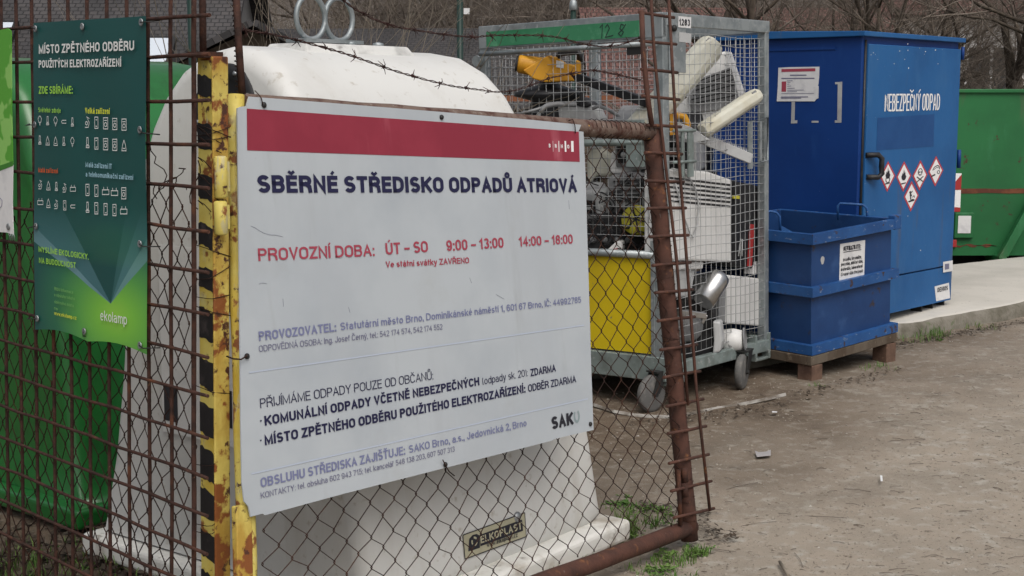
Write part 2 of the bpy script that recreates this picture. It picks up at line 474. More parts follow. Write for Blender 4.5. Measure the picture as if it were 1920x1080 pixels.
# ------------------------------------------------------------------ lettering: a single-stroke alphabet drawn as ribbons
GL = {
'A': '.62;0,0 .5,1 1,0;.2,.32 .8,.32', 'B': '.58;0,0 0,1 .6,1 @.6,.77,.36,.23,90,-90 0,.54;.6,.54 @.62,.27,.38,.27,90,-90 0,0',
'C': '.58;@.5,.7,.5,.3,15,180 @.5,.3,.5,.3,180,345', 'D': '.60;0,0 0,1 .4,1 @.4,.62,.6,.38,90,0 @.4,.38,.6,.38,0,-90 0,0',
'E': '.50;1,1 0,1 0,0 1,0;0,.53 .9,.53', 'F': '.48;1,1 0,1 0,0;0,.53 .9,.53',
'G': '.62;@.5,.7,.5,.3,15,180 @.5,.3,.5,.3,180,360 1,.48 .55,.48', 'H': '.60;0,0 0,1;1,0 1,1;0,.53 1,.53',
'I': '.0;0,0 0,1', 'J': '.46;1,1 1,.3 @.5,.3,.5,.3,0,-180', 'K': '.60;0,0 0,1;1,1 .02,.40;.32,.60 1,0', 'L': '.48;0,1 0,0 1,0',
'M': '.74;0,0 0,1 .5,.08 1,1 1,0', 'N': '.60;0,0 0,1 1,0 1,1', 'O': '.62;@.5,.7,.5,.3,0,180 @.5,.3,.5,.3,180,360 C',
'P': '.55;0,0 0,1 .6,1 @.6,.74,.4,.26,90,-90 0,.48', 'Q': '.62;@.5,.7,.5,.3,0,180 @.5,.3,.5,.3,180,360 C;.6,.25 1,-.05',
'R': '.60;0,0 0,1 .6,1 @.6,.75,.38,.25,90,-90 0,.5;.55,.5 .95,.3 1,0', 'S': '.56;@.5,.75,.48,.25,25,270 @.5,.255,.5,.255,90,-155',
'T': '.54;0,1 1,1;.5,1 .5,0', 'U': '.60;0,1 0,.3 @.5,.3,.5,.3,180,360 1,1', 'V': '.58;0,1 .5,0 1,1', 'W': '.84;0,1 .25,0 .5,.95 .75,0 1,1',
'X': '.58;0,0 1,1;0,1 1,0', 'Y': '.58;0,1 .5,.45 1,1;.5,.45 .5,0', 'Z': '.54;0,1 1,1 0,0 1,0',
'0': '.50;@.5,.7,.5,.3,0,180 @.5,.3,.5,.3,180,360 C', '1': '.30;0,.78 .8,1 .8,0', '2': '.50;@.5,.7,.48,.3,165,-25 0,0 1,0',
'3': '.50;@.48,.76,.44,.24,155,-90;@.46,.265,.54,.265,90,-155', '4': '.52;.75,0 .75,1 0,.3 1,.3', '5': '.50;.92,1 .16,1 .06,.50 @.48,.33,.52,.33,125,-155',
'6': '.50;@.5,.7,.48,.3,20,180 0,.31;@.5,.31,.5,.31,0,360 C', '7': '.48;0,1 1,1 .35,0', '8': '.50;@.5,.76,.44,.24,0,360 C;@.5,.265,.5,.265,0,360 C',
'9': '.50;@.5,.3,.48,.3,200,360 1,.69;@.5,.69,.5,.31,0,360 C',
'a': '.46;.96,0 .96,.7 @.5,.7,.46,.3,0,160;.96,.58 .4,.56 @.4,.29,.4,.29,100,270 .65,0 .96,.2',
'b': '.48;0,1.36 0,0;@.5,.5,.5,.5,0,360 C', 'c': '.44;@.5,.5,.5,.5,40,320', 'd': '.48;1,1.36 1,0;@.5,.5,.5,.5,0,360 C',
'e': '.46;.03,.52 1,.52 @.5,.5,.5,.5,0,315', 'f': '.26;1,1.36 @.8,1.1,.45,.26,90,180 .35,0;0,1 1,1', 'g': '.48;@.5,.5,.5,.5,0,360 C;1,1 1,.0 @.5,.0,.5,.32,0,-160',
'h': '.44;0,0 0,1.36;0,.6 @.5,.6,.5,.4,180,0 1,0', 'i': '.0;0,0 0,1;0,1.3 0,1.36', 'j': '.14;1,1 1,-.1 @.2,-.1,.8,.22,0,-90;1,1.3 1,1.36', 'k': '.46;0,0 0,1.36;.95,1 0,.38;.35,.62 1,0',
'l': '.0;0,0 0,1.36', 'm': '.72;0,0 0,1;0,.65 @.25,.65,.25,.35,180,0 .5,0;.5,.65 @.75,.65,.25,.35,180,0 1,0', 'n': '.44;0,0 0,1;0,.6 @.5,.6,.5,.4,180,0 1,0',
'o': '.48;@.5,.5,.5,.5,0,360 C', 'p': '.48;0,1 0,-.32;@.5,.5,.5,.5,0,360 C', 'q': '.48;1,1 1,-.32;@.5,.5,.5,.5,0,360 C', 'r': '.24;0,0 0,1;0,.6 @.9,.55,.9,.45,170,85',
's': '.42;@.5,.74,.45,.26,30,270 @.5,.26,.5,.26,90,-150', 't': '.24;.4,1.3 .4,.25 @.8,.22,.4,.22,180,270;0,1 1,1', 'u': '.44;0,1 0,.4 @.5,.4,.5,.4,180,360;1,1 1,0',
'v': '.44;0,1 .5,0 1,1', 'w': '.68;0,1 .25,0 .5,.9 .75,0 1,1', 'x': '.44;0,0 1,1;0,1 1,0', 'y': '.44;0,1 .5,0;1,1 .35,-.32 0,-.32', 'z': '.42;0,1 1,1 0,0 1,0',
'.': '.0;0,.0 0,.02', ',': '.04;.8,.05 0,-.14', ':': '.0;0,.0 0,.02;0,.62 0,.64', ';': '.04;.8,.05 0,-.14;.8,.62 .8,.64', '–': '.44;0,.4 1,.4', '-': '.26;0,.4 1,.4',
'(': '.16;@1,.45,1,.62,120,240', ')': '.16;@0,.45,1,.62,60,-60', '·': '.0;0,.4 0,.42', '/': '.3;0,0 1,1',
}
ACC = {'Á': 'Aa', 'É': 'Ea', 'Í': 'Ia', 'Ý': 'Ya', 'Ú': 'Ua', 'Ě': 'Ev', 'Ř': 'Rv', 'Š': 'Sv', 'Ž': 'Zv', 'Č': 'Cv', 'Ť': 'Tv', 'Ň': 'Nv', 'Ů': 'Uo', 'Ö': 'Oo',
       'á': 'aa', 'é': 'ea', 'í': 'ia', 'ý': 'ya', 'ú': 'ua', 'ě': 'ev', 'ř': 'rv', 'š': 'sv', 'ž': 'zv', 'č': 'cv', 'ů': 'uo', 'ň': 'nv'}
def _strokes(d):
    out = []
    for st in d.split(';')[1:]:
        pts, closed, a0, a1 = [], False, False, False
        toks = st.split(' ')
        for k, t in enumerate(toks):
            if t == 'C':
                closed = True
            elif t[0] == '@':
                cx, cy, rx, ry, s, e = map(float, t[1:].split(','))
                n = max(4, int(abs(e - s) / 18))
                pts += [(cx + rx * math.cos(R(s + (e - s) * i / n)), cy + ry * math.sin(R(s + (e - s) * i / n))) for i in range(n + 1)]
                if k == 0: a0 = True
                a1 = True
            else:
                pts.append(tuple(map(float, t.split(','))))
                a1 = False
        out.append((pts, closed, a0, a1))
    return out
_zi = [0]
def ribbon(mb, pts, hw, fr, closed=False, e0=0, e1=0, mi=0):
    q = [pts[0]]
    for p in pts[1:]:
        if math.hypot(p[0] - q[-1][0], p[1] - q[-1][1]) > 1e-6 * 1:
            q.append(p)
    if closed and math.hypot(q[0][0] - q[-1][0], q[0][1] - q[-1][1]) < 1e-5:
        q.pop()
    if len(q) < 2:
        return
    def un(a, b):
        l = math.hypot(b[0] - a[0], b[1] - a[1]) or 1e-9
        return ((b[0] - a[0]) / l, (b[1] - a[1]) / l)
    if not closed:
        d = un(q[0], q[1]); q[0] = (q[0][0] - d[0] * e0, q[0][1] - d[1] * e0)
        d = un(q[-2], q[-1]); q[-1] = (q[-1][0] + d[0] * e1, q[-1][1] + d[1] * e1)
    n = len(q)
    vs = []
    _zi[0] = (_zi[0] + 1) % 12
    dz = .00004 * _zi[0]
    for i in range(n):
        d1 = un(q[i - 1], q[i]) if (i or closed) else un(q[0], q[1])
        d2 = un(q[i], q[(i + 1) % n]) if (i < n - 1 or closed) else d1
        nx, ny = -(d1[1] + d2[1]), d1[0] + d2[0]
        l = math.hypot(nx, ny)
        if l < .3:
            nx, ny, k = -d1[1], d1[0], 1
        else:
            nx, ny = nx / l, ny / l
            k = min(2.2, 1 / max(.3, (nx * -d1[1] + ny * d1[0])))
        for sgn in (1, -1):
            vs.append(fr(q[i][0] + nx * hw * k * sgn, q[i][1] + ny * hw * k * sgn, dz))
    fs = [(2 * i, 2 * i + 1, 2 * ((i + 1) % n) + 1, 2 * ((i + 1) % n)) for i in range(n if closed else n - 1)]
    mb.add(vs, fs, mi)
def text(mb, s, fr0, h, width=None, wt=.15, gap=.13, space=.30, mi=0, ax=1.32):
    """letters of cap height h on the frame fr(x, y, dz); scaled in width to fill 'width'"""
    fr = lambda x, y, dz=0: fr0(x * ax, y, dz)      # upright strokes are heavier than level ones
    if width: width = width / ax
    hw = wt * h / 2
    def gw(c, k):
        c = ACC.get(c, c)[0]
        return 0 if c == ' ' else float(GL[c].split(';')[0]) * h * k
    def total(k):
        t = 0
        for c in s:
            t += (space * h * k) if c == ' ' else gw(c, k) + 2 * hw * (1 if gw(c, 1) == 0 else .55) + gap * h * max(k, .4)
        return t
    k = 1.0
    if width:
        for _ in range(40):
            k *= width / max(total(k), 1e-6) if total(k) > width else min(1.2, width / total(k))
            k = max(.15, k)
    XH = .74
    x = 0
    for c in s:
        if c == ' ':
            x += space * h * k
            continue
        base, acc = (ACC[c][0], ACC[c][1]) if c in ACC else (c, None)
        low = base.islower()
        w0 = gw(base, k)
        full = w0 + 2 * hw * (1 if w0 == 0 else .55)
        def mp(p):
            y = p[1]
            if low:
                if y < 0: yy = hw + y * (.25 / .32) * h
                elif y <= 1: yy = hw + y * (XH * h - 2 * hw)
                else: yy = XH * h - hw + (y - 1) / .36 * ((1 - XH) * h)
            else:
                yy = hw + y * (h - 2 * hw)
            return (x + hw + p[0] * (full - 2 * hw), yy)
        for pts, closed, a0, a1 in _strokes(GL[base]):
            if base in 'ij' and acc and pts[0][1] > 1.2:
                continue
            ribbon(mb, [mp(p) for p in pts], hw, fr, closed, 0 if a0 else hw, 0 if a1 else hw, mi)
        if acc:
            cx, y0 = x + full / 2, (XH if low else 1.0) * h
            aw = h * .17
            if acc == 'a': pts = [(cx - aw * .25, y0 + h * .07), (cx + aw * .6, y0 + h * .25)]
            elif acc == 'v': pts = [(cx - aw, y0 + h * .23), (cx, y0 + h * .09), (cx + aw, y0 + h * .23)]
            else: pts = [(cx + aw * .8 * math.cos(t), y0 + h * .17 + aw * .8 * math.sin(t)) for t in [i * math.pi / 6 for i in range(12)]]
            ribbon(mb, pts, hw * .7, fr, acc == 'o', 0, 0, mi)
        x += full + gap * h * max(k, .4)
def frame_px(p0, p1, P, n, out=0.0):
    """writing frame on the plane (P, n): origin under image point p0, x axis towards p1"""
    A, B = on(*p0, P, n), on(*p1, P, n)
    e = (B - A).normalized()
    up = n.cross(e).normalized()
    if up.z < 0: up = -up
    nn = n.normalized()
    if nn.dot(EYE - A) < 0: nn = -nn
    return (lambda x, y, dz=0: A + e * x + up * y + nn * (out + dz)), (B - A).length, A, e, up, nn
def write(mb, s, p0, p1, hpx, P, n, wt=.15, out=.0008, gap=.13, mi=0):
    fr, w, A, e, up, nn = frame_px(p0, p1, P, n, out)
    T = on(p0[0], p0[1] - hpx, P, n)
    text(mb, s, fr, (T - A).dot(up), w, wt, gap, mi=mi)
def patch(mb, pts, P, n, out=.001, mi=0):
    nn = n.normalized()
    if nn.dot(EYE - P) < 0: nn = -nn
    q = [on(a, b, P, n) + nn * out for a, b in pts]
    mb.sheet(q, mi)
    return q
def plate(mb, pts, P, n, out, th, mi=0):
    nn = n.normalized()
    if nn.dot(EYE - P) < 0: nn = -nn
    q = [on(a, b, P, n) + nn * out for a, b in pts]
    mb.prism(q, -nn * th, mi)
    return q
Z = V((0, 0, 1))
# ------------------------------------------------------------------ SETTING: ground, pad, hill
def axis_steps(a, d0, d1, b, fine, grow=1.35):
    xs = []
    x = d0
    while x < d1:
        xs.append(x); x += fine
    st, x = fine, d1
    while x < b:
        xs.append(x); st *= grow; x += st
    xs.append(b)
    st, x = fine * grow, d0 - fine
    while x > a:
        xs.insert(0, x); st *= grow; x -= st
    xs.insert(0, a)
    return xs
gx = axis_steps(-500, -1.6, 5.2, 500, .07)
gy = axis_steps(-60, 3.0, 12.5, 900, .07)
g = MB()
for y in gy:
    for x in gx:
        b = 0
        if -3 < x < 7 and 2 < y < 15:
            b = .016 * (noise.noise(V((x * 1.3, y * 1.3, 0)))) + .007 * noise.noise(V((x * 5, y * 5, 3))) + .004 * noise.noise(V((x * 14, y * 14, 7)))
        g.v.append(V((x, y, gz(x, y) + b)))
nx = len(gx)
for j in range(len(gy) - 1):
    for i in range(nx - 1):
        g.f.append([j * nx + i, j * nx + i + 1, (j + 1) * nx + i + 1, (j + 1) * nx + i]); g.m.append(0); g.sm.append(True)
tag(g.build('ground', 'dirt', loc=(0, 0, 0)), None, None, kind='structure')

# concrete pad with its broken front edge
pa, pb_ = gnd(1680, 640), gnd(1920, 593)
pa.z = pb_.z = 0
pd = (pb_ - pa).normalized()
pn = V((-pd.y, pd.x, 0))
front = []
pa2 = pa - pd * 1.4
N = 60
for i in range(N + 1):
    t = i / N * ((pb_ - pa2).length + 5)
    w = .03 * noise.noise(V((t * 1.8, 2, 0))) + .012 * noise.noise(V((t * 9, 5, 0)))
    front.append(pa2 + pd * t - pn * w)
pad = MB()
vs, fs = [], []
rows = [(0, -.15), (0, .075), (.018, .10), (.05, .108), (.7, .112), (1.55, .114), (1.60, .10), (1.62, -.2)]
for i, p in enumerate(front):
    for (d, h) in rows:
        q = p + pn * d
        e = .012 * noise.noise(V((q.x * 8, q.y * 8, d * 9))) if d < .04 and h > 0 else 0
        vs.append(V((q.x, q.y, gz(p.x, p.y) + h + e)))
k = len(rows)
for i in range(N):
    for j in range(k - 1):
        fs.append((i * k + j, (i + 1) * k + j, (i + 1) * k + j + 1, i * k + j + 1))
for a, f in zip(range(len(fs)), fs):
    pad.f.append(list(f)); pad.m.append(1 if a % (k - 1) < 2 else 0); pad.sm.append(True)
pad.v = vs
tag(pad.build('concrete_pad', ['concrete', 'concrete_edge'], loc=(0, 0, 0)), None, None, kind='structure')

# the far hillside of scrub
h = MB()
hx = [i * 6 - 150 for i in range(51)]
hy = [55 + i * 5 for i in range(34)]
for y in hy:
    for x in hx:
        t = (y - 55)
        h.v.append(V((x, y, -6 + t * .42 + 2.2 * noise.noise(V((x * .05, y * .05, 1))) + 1.0 * noise.noise(V((x * .18, y * .18, 4))))))
for j in range(len(hy) - 1):
    for i in range(len(hx) - 1):
        h.f.append([j * 51 + i, j * 51 + i + 1, (j + 1) * 51 + i + 1, (j + 1) * 51 + i]); h.m.append(0); h.sm.append(True)
tag(h.build('hillside', 'hill', loc=(0, 100, 0)), None, None, kind='structure')

# ------------------------------------------------------------------ FENCE on the left, its post, netting
gyaw = .899
U0 = V((math.cos(gyaw), math.sin(gyaw), 0))
V0 = V((-math.sin(gyaw), math.cos(gyaw), 0))
fd = V((-.70, .714, 0)).normalized()
fw = V((.714 * .034, .70 * .034, 1)).normalized()
fn = fw.cross(fd).normalized()
if fn.dot(EYE - V((-.75, 3.34, .5))) < 0: fn = -fn
FP = at(372, 500, 3.34)
def fpt(px, py, out=0.0):
    return on(px, py, FP + fn * out, fn)
fence = thing('wire_fence', 'rusty welded bar fence with chain-link netting behind it, ending at the striped post', 'fence', tuple(fpt(200, 1000) * 1.0)[:2] + (0,))
rods = MB()
for px in [363, 320, 277, 238, 200, 163, 127, 93, 60, 30, 2, -25, -52, -78, -103]:
    p = fpt(px, 20)
    top = p + fw * ((1.93 - p.z) / fw.z)
    bot = p + fw * ((.02 - p.z) / fw.z)
    n_ = 10
    rods.tube([bot + (top - bot) * i / n_ + fd * random.uniform(-.0025, .0025) for i in range(n_ + 1)], .0055 if px != 363 else .0068, 6)
for py in [-40, 35, 108, 190, 267, 343, 420, 495, 570, 643, 712, 786, 857, 925, 992, 1062, 1135]:
    p = fpt(280, py, .011)
    t0, t1 = -.27, 1.75
    n_ = 14
    rods.tube([p + fd * (t0 + (t1 - t0) * i / n_) + V((0, 0, random.uniform(-.003, .003))) for i in range(n_ + 1)], .0047, 6)
rods.build('bar_grid', 'rust', fence)

def chainlink(mb, fr, W, H, cx, cy, r, jit, cut=None, n=4):
    """interlocked zigzag wires; fr(x, y, out) -> point; cx half a diamond's width, cy half its height"""
    rnd = random.Random(int(W * 1000))
    kx, ky = int(W / cx) + 2, int(H / cy) + 2
    J = {(i, j): (rnd.uniform(-1, 1) * jit, rnd.uniform(-1, 1) * jit) for i in range(-1, kx + 2) for j in range(-1, ky + 2)}
    for i in range(kx):
        run = []
        for j in range(ky):
            a = i + ((i + j) % 2)
            d = J[(a, j)]
            sgn = 1 if a > i else -1
            x, y = a * cx + d[0] + sgn * r * 1.2, j * cy + d[1]
            if not (0 <= x <= W and 0 <= y <= H) or (cut and cut(x, y)):
                if len(run) > 1: mb.tube(run, r, n)
                run = []
                continue
            # knuckle: a short twist where the wires hook
            run.append(fr(x - sgn * r * 1.5, y - cy * .10, sgn * r))
            run.append(fr(x + sgn * r * .8, y, -sgn * r * .2))
            run.append(fr(x - sgn * r * 1.5, y + cy * .10, -sgn * r))
        if len(run) > 1: mb.tube(run, r, n)
net = MB()
FO = fpt(369, 1300, -.035)
FO = FO - fw * (FO.z / fw.z)
topn = lambda x: 1.36 + .05 * math.sin(x * 5) + .03 * math.sin(x * 17)
chainlink(net, lambda x, y, o: FO + fd * x + fw * y + fn * (o + .012 * math.sin(x * 7) * math.sin(y * 5)), 1.9, 1.5, .033, .042, .0015, .008, cut=lambda x, y: y > topn(x))
# loose curled ends along the torn top
for i in range(9):
    x = .02 + i * .05 + random.uniform(-.02, .02)
    b = FO + fd * x + fw * (topn(x) - .03)
    pts = []
    for k in range(9):
        t = k / 8
        pts.append(b + fd * (.03 * math.sin(t * 5 + i) + random.uniform(-.006, .006)) + fw * (.12 * t - .06 * t * t * (i % 3)) + fn * random.uniform(-.01, .012))
    net.tube(pts, .0015, 4)
net.build('chain_link_netting', 'wire', fence)

# the striped post
post = thing('fence_post', 'rusty yellow fence post with black warning stripes and hinge barrels', 'post', (-.78, 3.42, 0))
PY = 3.40
pc = at(398, 105, PY)
pdir = (at(404, 1080, PY) - pc)
pt = pc + pdir * ((0 - pc.z) / pdir.z)
a1 = pc
ps, pl_ = .050, .066
mb = MB()
mb.box(pt, fd * pl_, U0 * ps, pc - pt)
mb.build('post_body', 'yellow_rust', post, bevel=.004)
st = MB()
lf = (U0.cross(Z)).normalized()
lfn = V((-fd.y, fd.x, 0)).normalized()
if lfn.dot(EYE - pc) < 0: lfn = -lfn
for (ya, yb) in [(147, 184), (237, 284), (333, 379), (428, 468), (510, 549), (587, 643), (682, 736), (767, 824), (851, 909), (929, 979), (1010, 1056), (1085, 1130)]:
    za, zb = at(398, ya, PY).z, at(398, yb, PY).z
    fa = (za - pt.z) / (pc.z - pt.z); fb = (zb - pt.z) / (pc.z - pt.z)
    A = pt + (pc - pt) * fa; B = pt + (pc - pt) * fb
    q = [A + fd * .002 + Z * 0, A + fd * (pl_ - .001) + Z * .012, B + fd * (pl_ - .001) + Z * .010, B + fd * .002]
    n_ = 6
    edge = [q[0] + (q[1] - q[0]) * i / n_ + Z * random.uniform(-.004, .004) for i in range(n_ + 1)] + [q[2] + (q[3] - q[2]) * i / n_ + Z * random.uniform(-.004, .004) for i in range(n_ + 1)]
    MB().sheet([p + lfn * .0012 for p in edge]).build('warning_stripe', 'black_paint', post)
st = MB()
st.sheet([pt + lfn * .0006 + fd * .003, pt + fd * (pl_ - .002) + lfn * .0006, pc + fd * (pl_ - .002) + lfn * .0006 - Z * .01, pc + fd * .003 + lfn * .0006 - Z * .01])
st.build('yellow_stripe_ground', 'yellow', post)
hg = MB()
for (ya, yb) in [(292, 372), (376, 441)]:
    A, B = at(413, ya, PY + .0), at(415, yb, PY + .0)
    ax = (B - A)
    L_ = ax.length
    hg.lathe(A, ax, [(.004, 0), (.013, .001), (.0165, .005), (.0165, L_ - .005), (.013, L_ - .001), (.004, L_)], 16)
    hg.cbox((A + B) / 2 + U0 * .02 - V0 * (-.012), U0 * .03, V0 * .008, Z * L_ * .7)
hg.build('hinge', 'yellow', post)
for y in [243, 250, 262, 470, 520, 560, 585, 735, 872, 985, 1000]:
    A = at(398, y, PY)
    o1 = random.uniform(-.012, .012)
    ring = [A - lf * 0 + lfn * .003 + fd * (pl_ + .004) + Z * o1, A + lfn * .004 + fd * .02 + Z * o1 * .5, A + (lfn * .003 - V0 * .003), A + U0 * .026 - V0 * .004 + Z * -o1, A + U0 * (ps + .004) - V0 * .003 - Z * o1 * 2]
    MB().tube(ring, .0012, 4).build('wire_tie', 'wire', post)
for i in range(6):
    y = 240 + i * 30 + random.uniform(-9, 9)
    A = at(398, y, PY) + fd * .03 + lfn * .006
    MB().tube([A, A + V((-.012, -.004, .012)), A + V((.004, -.012, .004)), A + V((.02, -.012, -.014)), A + V((.045, -.006, -.028))], .0012, 4).build('wire_tie', 'wire', post)
ext = MB()
A, B = at(381, 108, PY + .03), at(379, -60, PY + .03)
ext.tube([A, (A + B) / 2, B], .0085, 10)
ext.cbox(at(385, 103, PY + .03), U0 * .06, V0 * .06, Z * .014)
ext.build('top_extension', 'rust', post)

# ------------------------------------------------------------------ GATE
GA, GB = -.12, .054
Rg = Matrix.Rotation(GB, 3, V0) @ Matrix.Rotation(GA, 3, U0)
gu, gv, gw = Rg @ U0, Rg @ V0, Rg @ Z
gn = -gv
GP = V((.634, 4.935, .06))
def gp(px, py, out=0.0):
    return on(px, py, GP + gn * out, gn)
gTL, gTR, gBR, gBL = gp(440, 195), gp(1222, 248), gp(1291, 990), gp(470, 1290)
gate = thing('wire_gate', 'sagging pipe-framed chain-link gate carrying the white sign, with a yellow hinge stile', 'gate', (gBL.x, gBL.y, 0))
def wob(a, b, n=14, amp=.0015):
    return [a + (b - a) * i / n + V((random.uniform(-amp, amp), random.uniform(-amp, amp), random.uniform(-amp, amp))) for i in range(n + 1)]
MB().tube(wob(gTL + gu * .02, gTR + (gTR - gTL).normalized() * .03), .029, 14).build('top_rail', 'pipe_top', gate)
MB().tube(wob(gTR + (gTR - gBR).normalized() * .01, gBR - (gTR - gBR).normalized() * .045), .0315, 14).build('latch_stile', 'rust_pipe', gate)
MB().tube(wob(gBR + gu * .025, gBL), .0295, 14).build('bottom_rail', 'rust_pipe', gate)
st = MB()
st.tube(wob(gTL + gw * .022, gBL), [.0245] * 15, 14)
st.build('hinge_stile', 'yellow', gate)
fl = MB()
A = gp(457, 945, .028)
fl.prism([gp(443, 950, .027), gp(472, 944, .027), gp(476, 1110, .027), gp(447, 1112, .027)], gn * -.02)
fl.build('stile_plate', 'yellow_rust', gate, bevel=.003)
cap = MB()
cap.prism([gp(452, 176, .012), gp(466, 180, .012), gp(466, 204, .012), gp(458, 202, .012)], gn * -.05)
cap.build('corner_gusset', 'rust', gate, bevel=.003)
ge = (gTR - gTL)
gW, gH = ge.length, (gTL - gBL).length
ex = (gBR - gBL)
def gfr(x, y, o):
    a, b = x / gW, y / gH
    p = gBL * (1 - a) * (1 - b) + gBR * a * (1 - b) + gTR * a * b + gTL * (1 - a) * b
    return p + gn * (o + .008 + .01 * math.sin(x * 4) * math.sin(y * 3))
net = MB()
chainlink(net, gfr, gW - .02, gH, .0440, .0425, .00155, .0055)
net.build('chain_link_netting', 'wire', gate)
lc = MB()
for i in range(13):                        # lacing round the top rail and the latch stile
    c = gTL + (gTR - gTL) * (.80 + .2 * i / 13)
    lc.tube([c + gn * .032 * math.cos(t) + gw * .032 * math.sin(t) + gu * .006 * t for t in [k * .7 for k in range(9)]], .0012, 4)
for i in range(26):
    c = gBR + (gTR - gBR) * (.04 + .93 * i / 26 + random.uniform(-.01, .01))
    sp = random.uniform(-.012, .012)
    lc.tube([c + gn * .034 * math.cos(t) + gu * .034 * math.sin(t) + gw * sp * t * .5 for t in [k * .7 for k in range(random.randint(5, 10))]], .0011, 4)
    if i % 3 == 0:
        e = c - gu * .034
        lc.tube([e, e - gu * .02 + gw * .02, e - gu * .035 - gw * .01, e - gu * .02 - gw * .03, e - gu * .045 - gw * .025], .0011, 4)
lc.build('lacing_wire', 'wire', gate)
# strip of welded mesh tied to the latch stile
sm = MB()
def sp(px, py): return gp(px, py, .042)
sm.tube([sp(1203, 20), sp(1206, 100), sp(1214, 180), sp(1222, 235)], .0095, 8)
sm.tube([sp(1219, -30), sp(1226, 90), sp(1241, 250), sp(1268, 480), sp(1290, 760)], .0058, 6)
sm.tube([sp(1252, -30), sp(1266, 215), sp(1281, 400), sp(1306, 735), sp(1331, 958)], .0058, 6)
rung = [(1198, 23, 1264, 33), (1200, 77, 1268, 83), (1202, 130, 1270, 136), (1204, 180, 1274, 187), (1212, 235, 1277, 238), (1209, 286, 1279, 289), (1211, 339, 1282, 341), (1214, 391, 1286, 390), (1218, 444, 1291, 441), (1223, 498, 1295, 492),
        (1228, 549, 1299, 543), (1233, 602, 1303, 594), (1238, 656, 1307, 646), (1244, 708, 1313, 696), (1250, 762, 1319, 748), (1252, 813, 1324, 799), (1254, 869, 1329, 852), (1258, 921, 1334, 902), (1263, 971, 1339, 953)]
for a in rung:
    sm.tube([gp(a[0], a[1], .036), gp((a[0] + a[2]) / 2, (a[1] + a[3]) / 2 + random.uniform(-1, 1), .036), gp(a[2], a[3], .036)], .0058, 6)
sm.build('mesh_strip', 'rust_pipe', gate)
vr = MB()
vr.tube([gp(455, 190, .004), gp(448, 90, .004), gp(440, -60, .004)], .0095, 8)
for i in range(26):
    c = gp(440 + (450 - 440) * i / 25, -50 + 235 * i / 25, .004)
    vr.tube([c + V((.0098 * math.cos(t), .0098 * math.sin(t), .002 * t)) for t in [k * .8 for k in range(6)]], .0016, 3)
vr.build('upright_bar', 'rust', gate)
lh = MB()
for y in (900, 928):
    lh.lathe(gp(1283, y - 22, .034), gp(1285, y, .034) - gp(1283, y - 22, .034), [(.004, 0), (.012, .002), (.012, .05), (.004, .052)], 10)
lh.tube([gp(1272, 880, .02), gp(1276, 985, .02)], .008, 8)
lh.build('latch_bolt', 'rust', gate)

# barbed wire: two slack strands from the upright bar over to the mesh strip
def barbed(pts_px, Y0, Y1, label):
    mb = MB()
    P = []
    x0, x1 = pts_px[0][0], pts_px[-1][0]
    for a, b in zip(pts_px[:-1], pts_px[1:]):
        for k in range(6):
            t = k / 6
            px, py = a[0] + (b[0] - a[0]) * t, a[1] + (b[1] - a[1]) * t
            P.append(at(px, py, Y0 + (Y1 - Y0) * (px - x0) / (x1 - x0)))
    P.append(at(*pts_px[-1], Y1))
    # smooth then twist two wires
    for _ in range(3):
        P = [P[0]] + [(P[i - 1] + P[i] * 2 + P[i + 1]) / 4 for i in range(1, len(P) - 1)] + [P[-1]]
    fine = []
    for a, b in zip(P[:-1], P[1:]):
        m = max(2, int((b - a).length / .008))
        fine += [a + (b - a) * i / m for i in range(m)]
    for ph in (0, math.pi):
        q = []
        for i, p in enumerate(fine):
            d = (fine[min(i + 1, len(fine) - 1)] - fine[max(i - 1, 0)]).normalized()
            s_ = d.cross(Z).normalized(); u_ = s_.cross(d)
            q.append(p + (s_ * math.cos(i * .75 + ph) + u_ * math.sin(i * .75 + ph)) * .0022)
        mb.tube(q, .0016, 4)
    st = int(.105 / .008)
    for i in range(st // 2, len(fine) - 2, st):
        p = fine[i]
        d = (fine[i + 1] - fine[i - 1]).normalized()
        s_ = d.cross(Z).normalized(); u_ = s_.cross(d)
        mb.tube([p + d * .006 * (k - 3) / 3 + (s_ * math.cos(k * 1.5) + u_ * math.sin(k * 1.5)) * .0045 for k in range(7)], .0016, 4)
        for q_ in range(4):
            t = random.uniform(0, 6.28)
            e = (s_ * math.cos(t) + u_ * math.sin(t)).normalized()
            e = (e + Z * (.8 if q_ % 2 else -.8)).normalized()
            mb.tube([p - d * .004, p + e * .008 + d * .004, p + e * .021 + d * random.uniform(-.012, .014)], [.0016, .0015, .0007], 4)
    o = mb.build('barbed_wire', 'barb')
    tag(o, label, 'barbed wire', 'rusty barbed wire strands over the gate')
barbed([(448, 55), (470, 58), (520, 66), (590, 84), (640, 98), (690, 115), (740, 133), (800, 150), (850, 162), (890, 167), (930, 173), (965, 170), (1000, 158), (1030, 146), (1070, 138), (1110, 131), (1150, 138), (1205, 151)], 3.62, 5.08,
       'lower rusty barbed wire strand sagging across the white container dome')
barbed([(630, -12), (660, 14), (700, 36), (740, 50), (790, 58), (840, 66), (890, 70), (920, 66), (960, 66), (1010, 66), (1050, 70), (1090, 82), (1130, 88), (1165, 84), (1190, 74), (1206, 68)], 4.0, 5.08,
       'upper rusty barbed wire strand crossing below the green cage rail')

